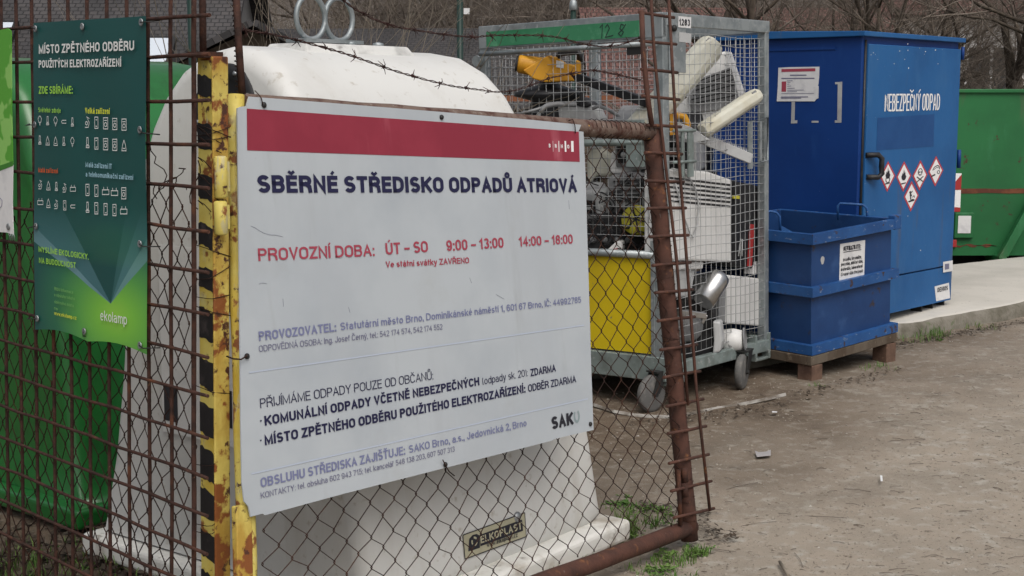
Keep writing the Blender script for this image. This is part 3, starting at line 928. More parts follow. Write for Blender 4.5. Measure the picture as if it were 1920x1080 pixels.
# ------------------------------------------------------------------ SIGN on the gate
SO = .040
SPt = GP + gn * SO
sign = thing('information_sign', 'large white board with a crimson band and opening hours, hung on the gate', 'sign', tuple(gp(780, 960, SO)))
outline = [(445, 203), (452, 200), (462, 199), (467, 181), (620, 193), (830, 210), (1000, 225), (1090, 234), (1085, 246), (1094, 247), (1098, 330), (1103, 500), (1109, 700), (1113, 806), (1040, 823), (1036, 826), (840, 876), (640, 927), (497, 966), (492, 963), (470, 969), (466, 950), (458, 940), (454, 905), (452, 800), (449, 500)]
mb = MB()
plate(mb, outline, SPt, gn, 0, .004)
mb.build('board', 'sign_white', sign)
mb = MB()
patch(mb, [(462.4, 203.6), (780, 225.5), (1085, 247), (1086.7, 303.5), (780, 293), (463, 282)], SPt, gn, .0008)
mb.build('red_band', 'sign_red', sign)
for nm, m_, rows in [
    ('heading', 'navy', [('SBĚRNÉ STŘEDISKO ODPADŮ ATRIOVÁ', (483, 361.5), (1083, 360.5), 33.5, .235)]),
    ('opening_hours', 'ink_red', [('PROVOZNÍ DOBA:', (484, 489.7), (704, 479.8), 24, .17), ('ÚT – SO', (723, 477.8), (804, 472.6), 22, .18), ('9:00 – 13:00', (837, 471), (945.5, 464.3), 20.5, .18), ('14:00 – 18:00', (973, 462.4), (1075, 456.7), 18.5, .18), ('Ve státní svátky ZAVŘENO', (723, 502), (880, 493.5), 12, .18)]),
    ('operator_lines', 'ink_violet', [('PROVOZOVATEL:', (485, 639), (631.4, 621), 17.5, .19), ('Statutární město Brno, Dominikánské náměstí 1, 601 67 Brno, IČ: 44992785', (638, 619.5), (1090, 567.5), 14.5, .16), ('OBSLUHU STŘEDISKA ZAJIŠŤUJE:', (488.5, 914), (760.5, 851.6), 18, .18), ('SAKO Brno, a.s., Jedovnická 2, Brno', (766.3, 849.7), (988, 798.5), 14.5, .16)]),
    ('contact_lines', 'ink_grey', [('ODPOVĚDNÁ OSOBA: Ing. Josef Černý, tel.: 542 174 574, 542 174 552', (485, 660), (830, 617.5), 12, .12), ('KONTAKTY: tel. obsluha 602 943 715; tel. kancelář 548 138 203, 607 507 313', (488.5, 935), (853, 846), 11.5, .12)]),
    ('accepted_waste_lines', 'navy', [('PŘIJÍMÁME ODPADY POUZE OD OBČANŮ:', (487.5, 765.3), (813, 711), 18, .10), ('KOMUNÁLNÍ ODPADY VČETNĚ NEBEZPEČNÝCH', (496, 798.3), (899.7, 722), 18.5, .21), ('(odpady sk. 20):', (904.3, 721.4), (990, 704.8), 14, .10), ('ZDARMA', (994.6, 705.8), (1042.4, 696), 14, .17),
        ('MÍSTO ZPĚTNÉHO ODBĚRU POUŽITÉHO ELEKTROZAŘÍZENÍ:', (496, 835), (986, 735.7), 19, .21), ('ODBĚR ZDARMA', (990, 735), (1080.5, 716.3), 14, .15), ('·', (487.5, 795), (490, 794.5), 14, .2), ('·', (487.5, 832), (490, 831.5), 14, .2)]),
    ('company_logo', 'ink', [('SAK', (1034.6, 805.7), (1076.2, 795), 24, .24)]),
    ('city_logo', 'white_ink', [('B', (1028.5, 276.5), (1032, 276.6), 7, .2), ('R', (1039.8, 277.2), (1043.6, 277.3), 7, .2), ('N', (1050.8, 277.8), (1055.2, 277.9), 7, .2), ('O', (1063.2, 278.5), (1067.4, 278.6), 7, .2)]),
]:
    mb = MB()
    for (t_, p0, p1, hp, wt) in rows:
        write(mb, t_, p0, p1, hp, SPt, gn, wt, .0014, .09)
        if nm != 'city_logo' and t_ != '·':
            mb.build(nm if nm.endswith('logo') else nm + '_lettering', m_, sign)
            mb = MB()
    if nm == 'city_logo':
        for (x, w_) in ((1036, .5), (1047, 1.4), (1059.3, 3.0), (1072.2, 4.6)):
            patch(mb, [(x - w_ / 2, 264.3), (x + w_ / 2, 264.4), (x + w_ / 2 + .6, 284.8), (x - w_ / 2 + .6, 284.6)], SPt, gn, .0014)
    if mb.v: mb.build(nm if nm.endswith('logo') else 'bullet_lettering', m_, sign)
mb = MB()
fr, w_, A, e_, up_, nn_ = frame_px((1076.5, 794), (1091, 790), SPt, gn, .0014)
hh = .022
ribbon(mb, [(.0155 + .0125 * math.cos(R(a)), hh + .018 * math.sin(R(a))) for a in range(-230, 60, 15)], .0042, fr)
mb.build('logo_ring', 'sako_grey', sign)
mb = MB()
patch(mb, [(467, 697), (1095, 608.5), (1095, 611), (467, 700)], SPt, gn, .001)
patch(mb, [(471, 887), (1102, 746.5), (1102, 749), (471, 890)], SPt, gn, .001)
mb.build('divider_lines', 'pale_line', sign)
mb = MB()
for (x, y) in [(494, 197), (827, 220), (462, 668), (834, 871), (1106, 795)]:
    A = gp(x, y, SO)
    MB().lathe(A, gn, [(.001, 0), (.0075, .001), (.0075, .004), (.004, .0075), (.001, .008)], 12).build('bolt', 'dark_metal', sign)
MB().tube([gp(x, y, o) for x, y, o in [(425, 668, .0), (438, 673, .03), (452, 674, .05), (462, 668, .05), (463, 664, .042)]], .0022, 5).build('wire_tie', 'wire', sign)
MB().tube([gp(x, y, o) for x, y, o in [(1066, 226, .03), (1074, 224, .045), (1078, 235, .05), (1079, 250, .046)]], .0018, 5).build('wire_tie', 'wire', sign)
MB().tube([gp(x, y, o) for x, y, o in [(478, 170, .0), (484, 176, .03), (490, 184, .045), (493, 196, .045)]], .0014, 5).build('wire_tie', 'wire', sign)
MB().tube([gp(x, y, o) for x, y, o in [(830, 862, .05), (836, 874, .05), (842, 884, .03), (852, 892, .01)]], .0018, 5).build('wire_tie', 'wire', sign)

mb = MB()                                     # scratches in the board's face
for pts in [[(470, 424), (478, 427), (485, 432), (494, 437), (505, 440), (518, 441), (530, 444)], [(485, 533), (488, 531), (493, 530.5), (500, 532)], [(1066, 376), (1067, 392)], [(530, 560), (531, 575)], [(653, 576), (656, 586)], [(880, 521), (884, 531)], [(930, 552), (945, 561)]]:
    q = [gp(x, y, SO) + gn * .001 for x, y in pts]
    mb.tube(q, .0004, 3)
mb.build('scratches', 'ink_grey', sign)

# ------------------------------------------------------------------ BANNERS on the fence
def banner_mat():
    m = bpy.data.materials.new('banner_print')
    m.use_nodes = True
    nt = m.node_tree
    b = nt.nodes['Principled BSDF']
    b.inputs['Roughness'].default_value = .4
    b.inputs['Specular IOR Level'].default_value = .3
    L = nt.links.new
    def N(t, **k):
        n = nt.nodes.new(t)
        for a, v in k.items(): setattr(n, a, v)
        return n
    def mth(op, a, c=0.0):
        n = N('ShaderNodeMath', operation=op)
        for i, x in enumerate((a, c)):
            if isinstance(x, (int, float)): n.inputs[i].default_value = x
            else: L(x, n.inputs[i])
        return n.outputs[0]
    uv = N('ShaderNodeUVMap')
    sep = N('ShaderNodeSeparateXYZ')
    L(uv.outputs[0], sep.inputs[0])
    U, Vv = sep.outputs[0], sep.outputs[1]
    # ground colour of the print: lime glow low in the middle, dark teal elsewhere
    gx_ = mth('MULTIPLY', mth('SUBTRACT', U, .74), 1.0)
    gy_ = mth('MULTIPLY', mth('SUBTRACT', Vv, .09), 2.5)
    dist = mth('SQRT', mth('ADD', mth('MULTIPLY', gx_, gx_), mth('MULTIPLY', gy_, gy_)))
    cr = N('ShaderNodeValToRGB')
    e = cr.color_ramp.elements
    e[0].position, e[0].color = .0, (.28, .58, .07, 1)
    e[1].position, e[1].color = 1.0, (.010, .072, .068, 1)
    for p, c in ((.16, (.18, .48, .06, 1)), (.34, (.09, .31, .07, 1)), (.55, (.030, .15, .08, 1)), (.75, (.014, .088, .078, 1))):
        x = e.new(p); x.color = c
    L(dist, cr.inputs[0])
    # fan of beams rising from one point
    du = mth('MULTIPLY', mth('SUBTRACT', U, .706), 211)
    dv = mth('MULTIPLY', mth('SUBTRACT', Vv, .128), 612)
    ang = mth('ARCTAN2', du, dv)                       # 0 straight up, negative towards the left
    t = mth('DIVIDE', mth('ADD', ang, 1.2), 2.4)
    fan = N('ShaderNodeValToRGB')
    fan.color_ramp.interpolation = 'CONSTANT'
    fe = fan.color_ramp.elements
    pos = lambda d: (math.radians(d) + 1.2) / 2.4
    fe[0].position, fe[0].color = 0, (0, 0, 0, 0)
    fe[1].position, fe[1].color = pos(-56), (.13, .26, .30, 1)
    for d, c in ((-48.7, (.052, .15, .17, 1)), (-28, (.010, .072, .070, 1)), (8.5, (.03, .115, .115, 1)), (15.8, (.06, .17, .18, 1)), (24.5, (.12, .26, .26, 1)), (33, (0, 0, 0, 0))):
        x = fe.new(pos(d)); x.color = c
    L(t, fan.inputs[0])
    fade = N('ShaderNodeMapRange')
    L(dv, fade.inputs[0])
    fade.inputs[1].default_value = 70; fade.inputs[2].default_value = 190
    fade.inputs[3].default_value = 1; fade.inputs[4].default_value = 0
    up = mth('GREATER_THAN', dv, 0.0)
    f = mth('MULTIPLY', mth('MULTIPLY', fan.outputs[1], fade.outputs[0]), up)
    mx = N('ShaderNodeMix', data_type='RGBA')
    L(f, mx.inputs[0]); L(cr.outputs[0], mx.inputs[6]); L(fan.outputs[0], mx.inputs[7])
    L(mx.outputs[2], b.inputs['Base Color'])
    return m
MT['banner_print'] = banner_mat()
for k_, c_ in dict(b_white=(.72, .73, .72), b_green=(.30, .60, .07), b_lime=(.66, .70, .05), b_orange=(.55, .09, .02), b_blue=(.32, .52, .62), beam_a=(.045, .16, .17), beam_b=(.13, .28, .33), beam_c=(.018, .085, .085), b_dull=(.16, .40, .12), beam_g=(.16, .45, .07)).items():
    MT[k_] = mat('print_' + k_[2:], c_, .45)
BP = FP + fn * .030
def bpx(x, y, out=0.0): return on(x, y, BP, fn) + fn * out
ban = thing('green_banner', 'dark green printed banner with white heading tied to the bar fence', 'banner', tuple(bpx(170, 640)))
tl, tr, br, bl = bpx(62, 43), bpx(274, 30), bpx(275.5, 665), bpx(66, 618)
mb = MB()
NU, NV = 16, 24
def bsurf(a, b):
    p = (tl * (1 - a) + tr * a) * b + (bl * (1 - a) + br * a) * (1 - b)
    sc = .012 * abs(math.sin(a * math.pi * 2)) * (1 - b) ** 6
    return p + fn * (.0025 * math.sin(a * 9 + b * 4) * math.sin(b * 7)) + fw * sc
for j in range(NV + 1):
    for i in range(NU + 1):
        mb.v.append(bsurf(i / NU, j / NV))
for j in range(NV):
    for i in range(NU):
        q = [j * (NU + 1) + i, j * (NU + 1) + i + 1, (j + 1) * (NU + 1) + i + 1, (j + 1) * (NU + 1) + i]
        mb.uv[len(mb.f)] = [(c % (NU + 1) / NU, c // (NU + 1) / NV) for c in q]
        mb.f.append(q); mb.m.append(0); mb.sm.append(True)
mb.build('sheet', 'banner_print', ban)
for nm, m_, rows in [
    ('heading', 'b_white', [('MÍSTO ZPĚTNÉHO ODBĚRU', (77, 101), (257.7, 94.5), 16.5, .19), ('POUŽITÝCH ELEKTROZAŘÍZENÍ', (77, 127.3), (232.7, 125), 14, .19), ('ekolamp', (192.7, 600), (244, 609), 19, .10)]),
    ('green_lines', 'b_green', [('ZDE SBÍRÁME:', (77, 176), (142, 175.8), 14, .18), ('Světelné zdroje', (76, 210.5), (119, 211.7), 9, .15), ('MYSLÍME EKOLOGICKY.', (76.7, 471.7), (171.7, 487), 10.5, .18), ('NA BUDOUCNOST', (77.3, 492.7), (147.3, 503), 10.5, .18)]),
    ('small_green_lines', 'b_dull', [('Bližší informace', (106, 543.5), (142, 551), 6, .14), ('o obsluhy tohoto', (106, 555), (145, 563), 6, .14), ('sběrného místa', (106, 568), (143, 576), 6, .14), ('na', (106, 580), (113, 582), 6, .14)]),
    ('yellow_lines', 'b_lime', [('Velká zařízení', (164, 213), (210.7, 214), 11, .17), ('www.ekolamp.cz', (106, 590), (148, 599.5), 7, .16)]),
    ('orange_line', 'b_orange', [('Malá zařízení', (76, 323), (113.5, 325), 9, .18)]),
    ('blue_lines', 'b_blue', [('Malá zařízení IT', (165, 313), (215, 317), 9.5, .16), ('a telekomunikační zařízení', (165, 331), (255, 337.5), 9.5, .16)]),
]:
    mb = MB()
    for (t_, p0, p1, hp, wt) in rows:
        write(mb, t_, p0, p1, hp, BP, fn, wt, .0064)
        mb.build(nm + '_lettering', m_, ban)
        mb = MB()
mb = MB()
def icon(cx, cy, kind, s=9):
    mb = MB()
    A = bpx(cx, cy); rx = (bpx(cx + 1, cy) - A).length; 
    ex_ = (bpx(cx + 1, cy) - A).normalized(); 
    fr = lambda x, y, dz=0: A + ex_ * x + fw * y + fn * (.0064 + dz)
    S_ = (bpx(cx, cy - 1) - A).length * s
    X_ = rx * s * .62
    def L(pts, cl=False): ribbon(mb, [(p[0] * X_, p[1] * S_) for p in pts], S_ * .07, fr, cl)
    circ = lambda x, y, r: [(x + r * math.cos(R(a)), y + r * math.sin(R(a))) for a in range(0, 360, 45)]
    if kind == 0: L([(-.3, -.4), (-.6, .3), (-.2, .9), (.2, .9), (.6, .3), (.3, -.4)], True); L([(-.2, -.7), (.2, -.7)]); L([(-.1, -.95), (.1, -.95)])
    elif kind == 1: L([(-.2, .9), (.2, .9), (.25, -.3), (-.25, -.3)], True); L([(-.4, -.5), (.4, -.5), (.4, -.8), (-.4, -.8)], True)
    elif kind == 2: L([(-.6, -.95), (.6, -.95), (.6, .95), (-.6, .95)], True); L([(-.4, .5), (.4, .5)]); L(circ(0, -.2, .35), True)
    elif kind == 3: L([(.8, .3), (-.6, .3), (-.8, 0), (-.6, -.3), (.8, -.3)])
    elif kind == 4: L([(-.6, -.9), (.6, -.9), (.4, .1), (0, .9), (-.4, .1)], True); L([(-.3, -.5), (.3, -.5)])
    elif kind == 5: L([(-.9, -.5), (.9, -.5), (.9, .3), (-.9, .3)], True); L([(-.5, .3), (-.5, .8)]); L([(.5, .3), (.5, .8)])
    elif kind == 6: L([(-.7, -.9), (.2, -.9), (.5, -.1), (-.2, .9), (.5, .6)]); L(circ(-.3, -.2, .3), True)
    elif kind == 7: L([(-.45, -.95), (.45, -.95), (.45, .95), (-.45, .95)], True); L([(-.2, -.6), (.2, -.6)]); L([(-.2, .5), (.2, .5)])
    mb.build('icon_print', 'b_white', ban)
for row, (y0, y1) in [(0, (226, 229)), (1, (263, 268))]:
    for i in range(5):
        icon([79, 93.5, 108.5, 124, 140][i], y0 + i * .8, [[0, 1, 0, 3, 1], [1, 4, 4, 1, 0]][row][i])
        icon([168.5, 185, 202.5, 219.5, 237][i], y1 + i * 1.2, [[6, 7, 2, 2, 2], [1, 7, 2, 2, 4]][row][i], 11)
for row, (y0, y1) in [(0, (346, 356)), (1, (379, 389))]:
    for i in range(5):
        icon([80, 95, 110, 125.5, 141][i], y0 + i * 2, [[6, 4, 1, 6, 5], [5, 4, 6, 7, 3]][row][i], 9)
        icon([168.5, 185, 202.5, 219, 236.5][i], y1 + i * 1.6, [[7, 7, 5, 5, 2], [1, 7, 7, 7, 5]][row][i], 11)
for (x, y) in [(70, 54), (158, 50), (268.5, 42), (69, 234), (266, 243.5), (71, 424), (266, 457), (73.5, 597), (161.5, 621), (266, 647)]:
    MB().lathe(bpx(x, y, .004), fn, [(.0055, 0), (.009, .001), (.0095, .003), (.0075, .0042), (.0055, .003)], 14).build('grommet', 'zinc', ban)
for (x, y, x2, y2) in [(268, 42, 281, 37), (266, 243, 281, 252), (266, 457, 282, 463), (266, 647, 282, 654), (69, 234, 38, 232), (71, 424, 40, 427), (73, 597, 40, 594), (161, 621, 160, 634), (70, 54, 60, 46)]:
    MB().tube([bpx(x, y, .008), bpx((x + x2) / 2, (y + y2) / 2 + 2, .008), bpx(x2, y2, -.028)], .0016, 4).build('cable_tie', 'dark_metal', ban)

def leaf_mat():
    return mat('banner_leaf', (.09, .33, .035), .45, 0, [((.24, .50, .12), 13, .50, .53, 2)])
MT['leaf_print'] = leaf_mat()
MT['leaf_print_dark'] = mat('leaf_dark', (.045, .19, .025), .5)
lb = thing('small_banner', 'green and white printed banner with leaf pattern on the bar fence, beyond the dark banner', 'banner', tuple(bpx(-40, 460)))
mb = MB()
mb.prism([bpx(-150, 90), bpx(14, 53), bpx(21, 58), bpx(22, 220), bpx(24, 306), bpx(-20, 322), bpx(-150, 345)], fn * -.002)
mb.build('printed_sheet', 'leaf_print', lb)
mb = MB()
mb.prism([bpx(-150, 340, .001), bpx(-20, 318, .001), bpx(24, 302, .001), bpx(24, 311, .001), bpx(-20, 328, .001), bpx(-150, 352, .001)], fn * -.002)
mb.build('printed_border', 'leaf_print_dark', lb)
mb = MB()
mb.prism([bpx(-150, 346), bpx(-20, 322), bpx(24, 309), bpx(23, 380), bpx(25, 440), bpx(12, 436), bpx(-60, 430), bpx(-150, 422)], fn * -.002)
mb.build('white_sheet', 'paper', lb)
mb = MB()
mb.lathe(bpx(17, 425, .001), fn, [(.006, 0), (.0095, .001), (.0098, .003), (.006, .003)], 14)
for i in range(4):
    A = bpx(16 + i * 3, 438)
    mb.tube([A, A + V((.003, 0, -.008)), A + V((.001 * i, 0, -.02))], .0012, 4)
mb.build('grommet', 'zinc', lb)
mb = MB()
mb.tube([bpx(x, y, .0015) for x, y in [(-12, 372), (0, 370), (5, 376), (4, 386), (-2, 393), (-12, 394)]], .0009, 3)
mb.build('printed_outline', 'ink_grey', lb)
mb = MB()                                       # frayed white cord hanging between the two banners
cp = [(58, 235), (56, 262), (48, 283), (42, 300), (40, 318), (41, 345), (50, 360), (58, 372), (55, 385)]
for s_ in range(3):
    mb.tube([bpx(x + random.uniform(-3, 3), y + random.uniform(-3, 3), -.05 + random.uniform(-.004, .004)) for x, y in cp], .0013, 4)
tag(mb.build('frayed_cord', 'twig_pale'), 'frayed pale cord hanging in the fence between the two banners', 'cord')

# ------------------------------------------------------------------ RECYCLING BELLS
PROF = [(.60, .645, .115), (.58, .605, .40), (.56, .555, .68), (.54, .51, 1.0), (.522, .46, 1.25), (.508, .415, 1.40), (.494, .365, 1.52), (.48, .305, 1.62), (.465, .225, 1.70), (.455, .125, 1.752), (.45, 0, 1.772)]
def hl_at(z):
    for (h0, a0, z0), (h1, a1, z1) in zip(PROF[:-1], PROF[1:]):
        if z <= z1:
            return h0 + (h1 - h0) * (z - z0) / (z1 - z0)
    return PROF[-1][0]
def bell(center, mname, skid, label, ring=True):
    c = V((center[0], center[1], 0))
    N0 = -V0
    t = thing('recycling_container', label, 'recycling bin', tuple(c))
    mb = MB()
    half = PROF
    full = half + [(h_, -a, z) for h_, a, z in half[-2::-1]]
    cols = 15
    vs, fs = [], []
    for (hl, a, z) in full:
        for k in range(cols):
            s_ = -1 + 2 * k / (cols - 1)
            vs.append(c + U0 * (s_ * hl - (.105 * z / 1.77 if s_ < 0 else 0) * -s_) + N0 * a + Z * z)
    nr = len(full)
    for i in range(nr - 1):
        for k in range(cols - 1):
            fs.append((i * cols + k, (i + 1) * cols + k, (i + 1) * cols + k + 1, i * cols + k + 1))
    fs.append(tuple(i * cols for i in range(nr))[::-1])
    fs.append(tuple(i * cols + cols - 1 for i in range(nr)))
    fs.append(tuple(range(cols)))
    fs.append(tuple((nr - 1) * cols + k for k in range(cols))[::-1])
    mb.add(vs, fs)
    o = mb.build('body', mname, t)
    bm = bmesh.new(); bm.from_mesh(o.data)
    bmesh.ops.recalc_face_normals(bm, faces=bm.faces)
    ed = [e for e in bm.edges if len(e.link_faces) == 2 and e.calc_face_angle(0) > .7]
    bmesh.ops.bevel(bm, geom=ed, offset=.06, segments=6, affect='EDGES', profile=.5)
    for f in bm.faces: f.smooth = True
    bm.to_mesh(o.data); bm.free()
    mb = MB()
    mb.box(c - U0 * .665 - N0 * .71 + Z * .03, U0 * 1.33, N0 * 1.42, Z * .078)
    mb.build('skid_base', skid, t, bevel=.018, seg=3)
    # lifting collar and twin rings
    mb = MB()
    zc = 1.760
    ctr = c - U0 * .06
    lo = [ctr + U0 * a + N0 * b + Z * (zc - .065) for a, b in ((-.285, -.15), (.285, -.15), (.285, .15), (-.285, .15))]
    hi = [ctr + U0 * a + N0 * b + Z * (zc + .026) for a, b in ((-.24, -.085), (.24, -.085), (.24, .085), (-.24, .085))]
    mb.add(lo + hi, [(0, 1, 5, 4), (1, 2, 6, 5), (2, 3, 7, 6), (3, 0, 4, 7), (4, 5, 6, 7)])
    if ring: mb.build('lifting_collar', 'zinc_white', t, bevel=.006)
    mb = MB()
    pl = ctr - U0 * .07 + Z * (zc + .036)
    mb.cbox(pl, U0 * .26, N0 * .10, Z * .012)
    for a in (-.12, .1):
        mb.lathe(ctr + U0 * (.08 + a * .6) + N0 * .04 + Z * (zc + .024), Z, [(.02, 0), (.018, .012), (.004, .016)], 10)
    if ring: mb.build('collar_plate', 'galv', t)
    if ring:
        for s_ in (-1, 1):
            rc = ctr - U0 * .07 + U0 * s_ * .064 + Z * (zc + .112)
            MB().tube([rc + (U0 * .064 * math.cos(a) + Z * .070 * math.sin(a)) for a in [k * math.pi / 16 for k in range(32)]], .0088, 10, closed=True).build('lifting_ring', 'galv', t)
    # round rubber-flapped openings on both ends
    for s_ in (-1, 1):
        hc = c + U0 * s_ * (.487 + (.093 if s_ < 0 else 0)) + N0 * .015 + Z * 1.575
        ax = (U0 * s_ + Z * .10).normalized()
        f = MB()
        f.lathe(hc - ax * .02, ax, [(.143, -.03), (.143, .018), (.136, .026), (.105, .028), (.095, .02), (.02, .02)], 36)
        fo = f.build('filling_flap', 'rubber', t)
        e1 = ax.cross(N0).normalized()
        for k in range(8):
            a = k * math.pi / 4 + .35
            MB().lathe(hc + ax * .006 + (N0 * math.cos(a) + e1 * math.sin(a)) * .120, ax, [(.0085, 0), (.0085, .004), (.003, .007)], 10).build('bolt', 'zinc', fo)
    for s_ in (.10,):
        MB().lathe(c + U0 * s_ + N0 * .628 + Z * .235, N0, [(.018, 0), (.017, .006), (.010, .010), (.002, .012)], 14).build('wall_bolt', 'zinc', t)
    MB().lathe(c - U0 * .592 + N0 * .1 + Z * .235, -U0, [(.026, 0), (.024, .008), (.012, .014), (.002, .016)], 14).build('wall_bolt', 'zinc', t)
    return t, c, N0
MT['zinc_white'] = mat('collar_white', (.60, .60, .58), .55, 0, [((.36, .36, .35), 9, .5, .68, 6), ((.25, .24, .23), 30, .66, .74, 4)])
BC = (-.538, 4.82)
wb, wc, N0 = bell(BC, 'white_plastic', 'skid_white', 'white dome-topped recycling container standing behind the sign and gate')
gbell, gc, _ = bell((BC[0] - .74 * 1.62, BC[1] + .70 * 1.62), 'green_plastic', 'green_plastic', 'green dome-topped recycling container behind the dark banner', False)
# maker's sticker on the white one
fpP = wc + N0 * .758 + Z * .25
fwN = (N0 + Z * .140).normalized()
fpP = wc + N0 * (.645 - .040 * (.25 - .115) / .285) + Z * .25
mb = MB()
MT['sticker'] = mat('sticker_cream', (.40, .38, .27), .5, 0, [((.30, .28, .2), 9, .5, .7, 5)])
patch(mb, [(866, 1003), (982, 961), (985, 1006), (870, 1048)], fpP, fwN, .003)
sk = mb.build('maker_sticker', 'sticker', wb)
mb = MB()
write(mb, 'ELKOPLAST', (899, 1019), (978, 991), 14, fpP, fwN, .2, .0055)
sk_t = mb.build('sticker_lettering', 'sticker', sk)
mb = MB()
patch(mb, [(897, 1003), (977, 974), (979, 995), (899, 1024)], fpP, fwN, .0044)
patch(mb, [(876, 1034), (878, 1010), (884, 1003), (892, 1001), (897, 1004), (898, 1027)], fpP, fwN, .0044)
write(mb, 'www.elkoplast.cz', (911, 1026), (969, 1006), 9, fpP, fwN, .14, .0055)
for (q0, q1) in [((866, 1003), (982, 961)), ((982, 961), (985, 1006)), ((985, 1006), (870, 1048)), ((870, 1048), (866, 1003))]:
    fr, w_, *_r = frame_px(q0, q1, fpP, fwN, .0045)
    ribbon(mb, [(0, 0), (w_, 0)], .0016, fr)
mb.build('sticker_print', 'ink', sk)
mb = MB()
fr, w_, *_r = frame_px((881, 1018), (893, 1014), fpP, fwN, .006)
for k in range(3):
    a0 = k * 120 + 30
    ribbon(mb, [(w_ / 2 + .012 * math.cos(R(a)), .002 + .012 * math.sin(R(a))) for a in range(a0, a0 + 85, 17)], .0032, fr)
mb.build('recycling_symbol', 'sticker', sk)
# notice on its end wall, seen between fence post and stile
def end_pt(n_, z, o):
    return wc + N0 * n_ + Z * z - U0 * (hl_at(z) + .105 * z / 1.77 + o)
mb = MB()
mb.prism([end_pt(-.30, 1.14, .004), end_pt(.06, 1.14, .004), end_pt(.06, .52, .004), end_pt(-.30, .52, .004)], U0 * -.003)
nt_ = mb.build('end_notice', 'white_app', wb)
mb = MB()
for (n0_, n1_, z0, z1) in [(-.29, -.22, .56, .68), (-.08, .05, .95, 1.1), (-.08, .05, .58, .70)]:
    MB().sheet([end_pt(n0_, z0, .0085), end_pt(n1_, z0, .0085), end_pt(n1_, z1, .0085), end_pt(n0_, z1, .0085)]).build('print', 'notice_dark', nt_)

# ------------------------------------------------------------------ CAGE TROLLEY for electrical scrap
cyaw, cb = -.694, -.026
cu0 = V((math.cos(cyaw), math.sin(cyaw), 0)); cv0 = V((-math.sin(cyaw), math.cos(cyaw), 0))
Rc = Matrix.Rotation(cb, 3, cv0)
cu, cv, cw = Rc @ cu0, Rc @ cv0, Rc @ Z
CO = V((.794, 7.139, .19)); CH, CL, CW = 1.856, 1.226, 1.071
def cg(a, b, c):            # a to the left along the front, b back along the right side, c up
    return CO - cu * a + cv * b + cw * c
cage = thing('cage_trolley', 'galvanised wire cage trolley full of electrical scrap, green strip along its top', 'cage trolley', tuple(cg(.6, .5, 0))[:2] + (0,))
mb = MB()
pw = .045
for a, b, w_, d_ in ((0, 0, .06, .055), (CL - pw, 0, pw, pw), (0, CW - pw, .05, pw), (CL - .06, CW - .05, .06, .05)):
    MB().box(cg(a, b, .02), -cu * w_, cv * d_, cw * (CH - .03)).build('corner_post', 'galv', cage, bevel=.004)
tr_ = MB()
tr_.box(cg(0, -.004, CH - .125), -cu * CL, cv * .035, cw * .125)
tr_.box(cg(-.004, .036, CH - .065), -cu * .035, cv * (CW - .036), cw * .065)
tr_.box(cg(.0, CW - .035, CH - .065), -cu * CL, cv * .035, cw * .06)
tr_.box(cg(CL - .035, .036, CH - .065), -cu * .035, cv * (CW - .075), cw * .06)
tr_.build('top_frame', 'galv', cage, bevel=.004)
mb = MB()
mb.box(cg(.14, -.008, CH - .115), -cu * (CL - .20), cv * .004, cw * .082)
gs = mb.build('green_strip', 'cage_green', cage)
mb = MB()
fr = lambda x, y, dz=0: cg(.14, -.0085, CH - .105) - cu * 0 - cu * (.30 - x) + cw * y - cv * (.002 + dz)
fr = lambda x, y, dz=0: cg(.385 - x, -.0095 - dz, CH - .112 + y)
ribbon(mb, [(.0, .055), (.018, .072), (.012, .0)], .0022, fr)
ribbon(mb, [(.035, .055), (.05, .07), (.062, .05), (.035, .005), (.085, .012)], .0022, fr)
ribbon(mb, [(.155, .06), (.135, .065), (.128, .045), (.15, .025), (.135, .005), (.118, .02), (.145, .04), (.165, .065)], .0022, fr)
mb.build('painted_number', 'ink', gs)
mb = MB()
mb.tube([cg(.02, -.03, CH - .155), cg(CL - .03, -.03, CH - .155)], .014, 10)
mb.lathe(cg(CL + .0, -.03, CH - .19), cv, [(.03, 0), (.03, .05)], 14)
mb.build('door_rail', 'galv', cage)
# upright corner plate with the numbers
mb = MB()
mb.box(cg(-.003, .045, CH - .30), cu * .006, cv * .155, cw * .30)
kp_ = mb.build('corner_plate', 'galv', cage, bevel=.003)
cpP = cg(-.0095, .1, CH - .1)
mb = MB()
patch(mb, [(1271.5, 30), (1295.5, 32.5), (1295, 53), (1271, 51)], cpP, cu, .0015)
pl1 = mb.build('number_plate', 'paper', kp_)
mb = MB()
write(mb, '1283', (1273, 47.6), (1294, 49), 12.5, cpP, cu, .2, .0025)
mb.build('number_digits', 'ink', pl1)
mb = MB()
patch(mb, [(1273, 60), (1296, 63), (1295.5, 81), (1272.5, 78.5)], cpP, cu, .0015)
mb.build('rating_plate', 'lightgrey_app', kp_)
mb = MB()
mb.lathe(on(1262, 53, cpP, cu), cu, [(.017, 0), (.017, .014), (.008, .02)], 12)
mb.build('lock_knob', 'dark_metal', cage)
MB().box(cg(.10, -.012, CH - .16), -cu * .10, -cv * .02, -cw * .045).build('lock_plate', 'dark_metal', cage)
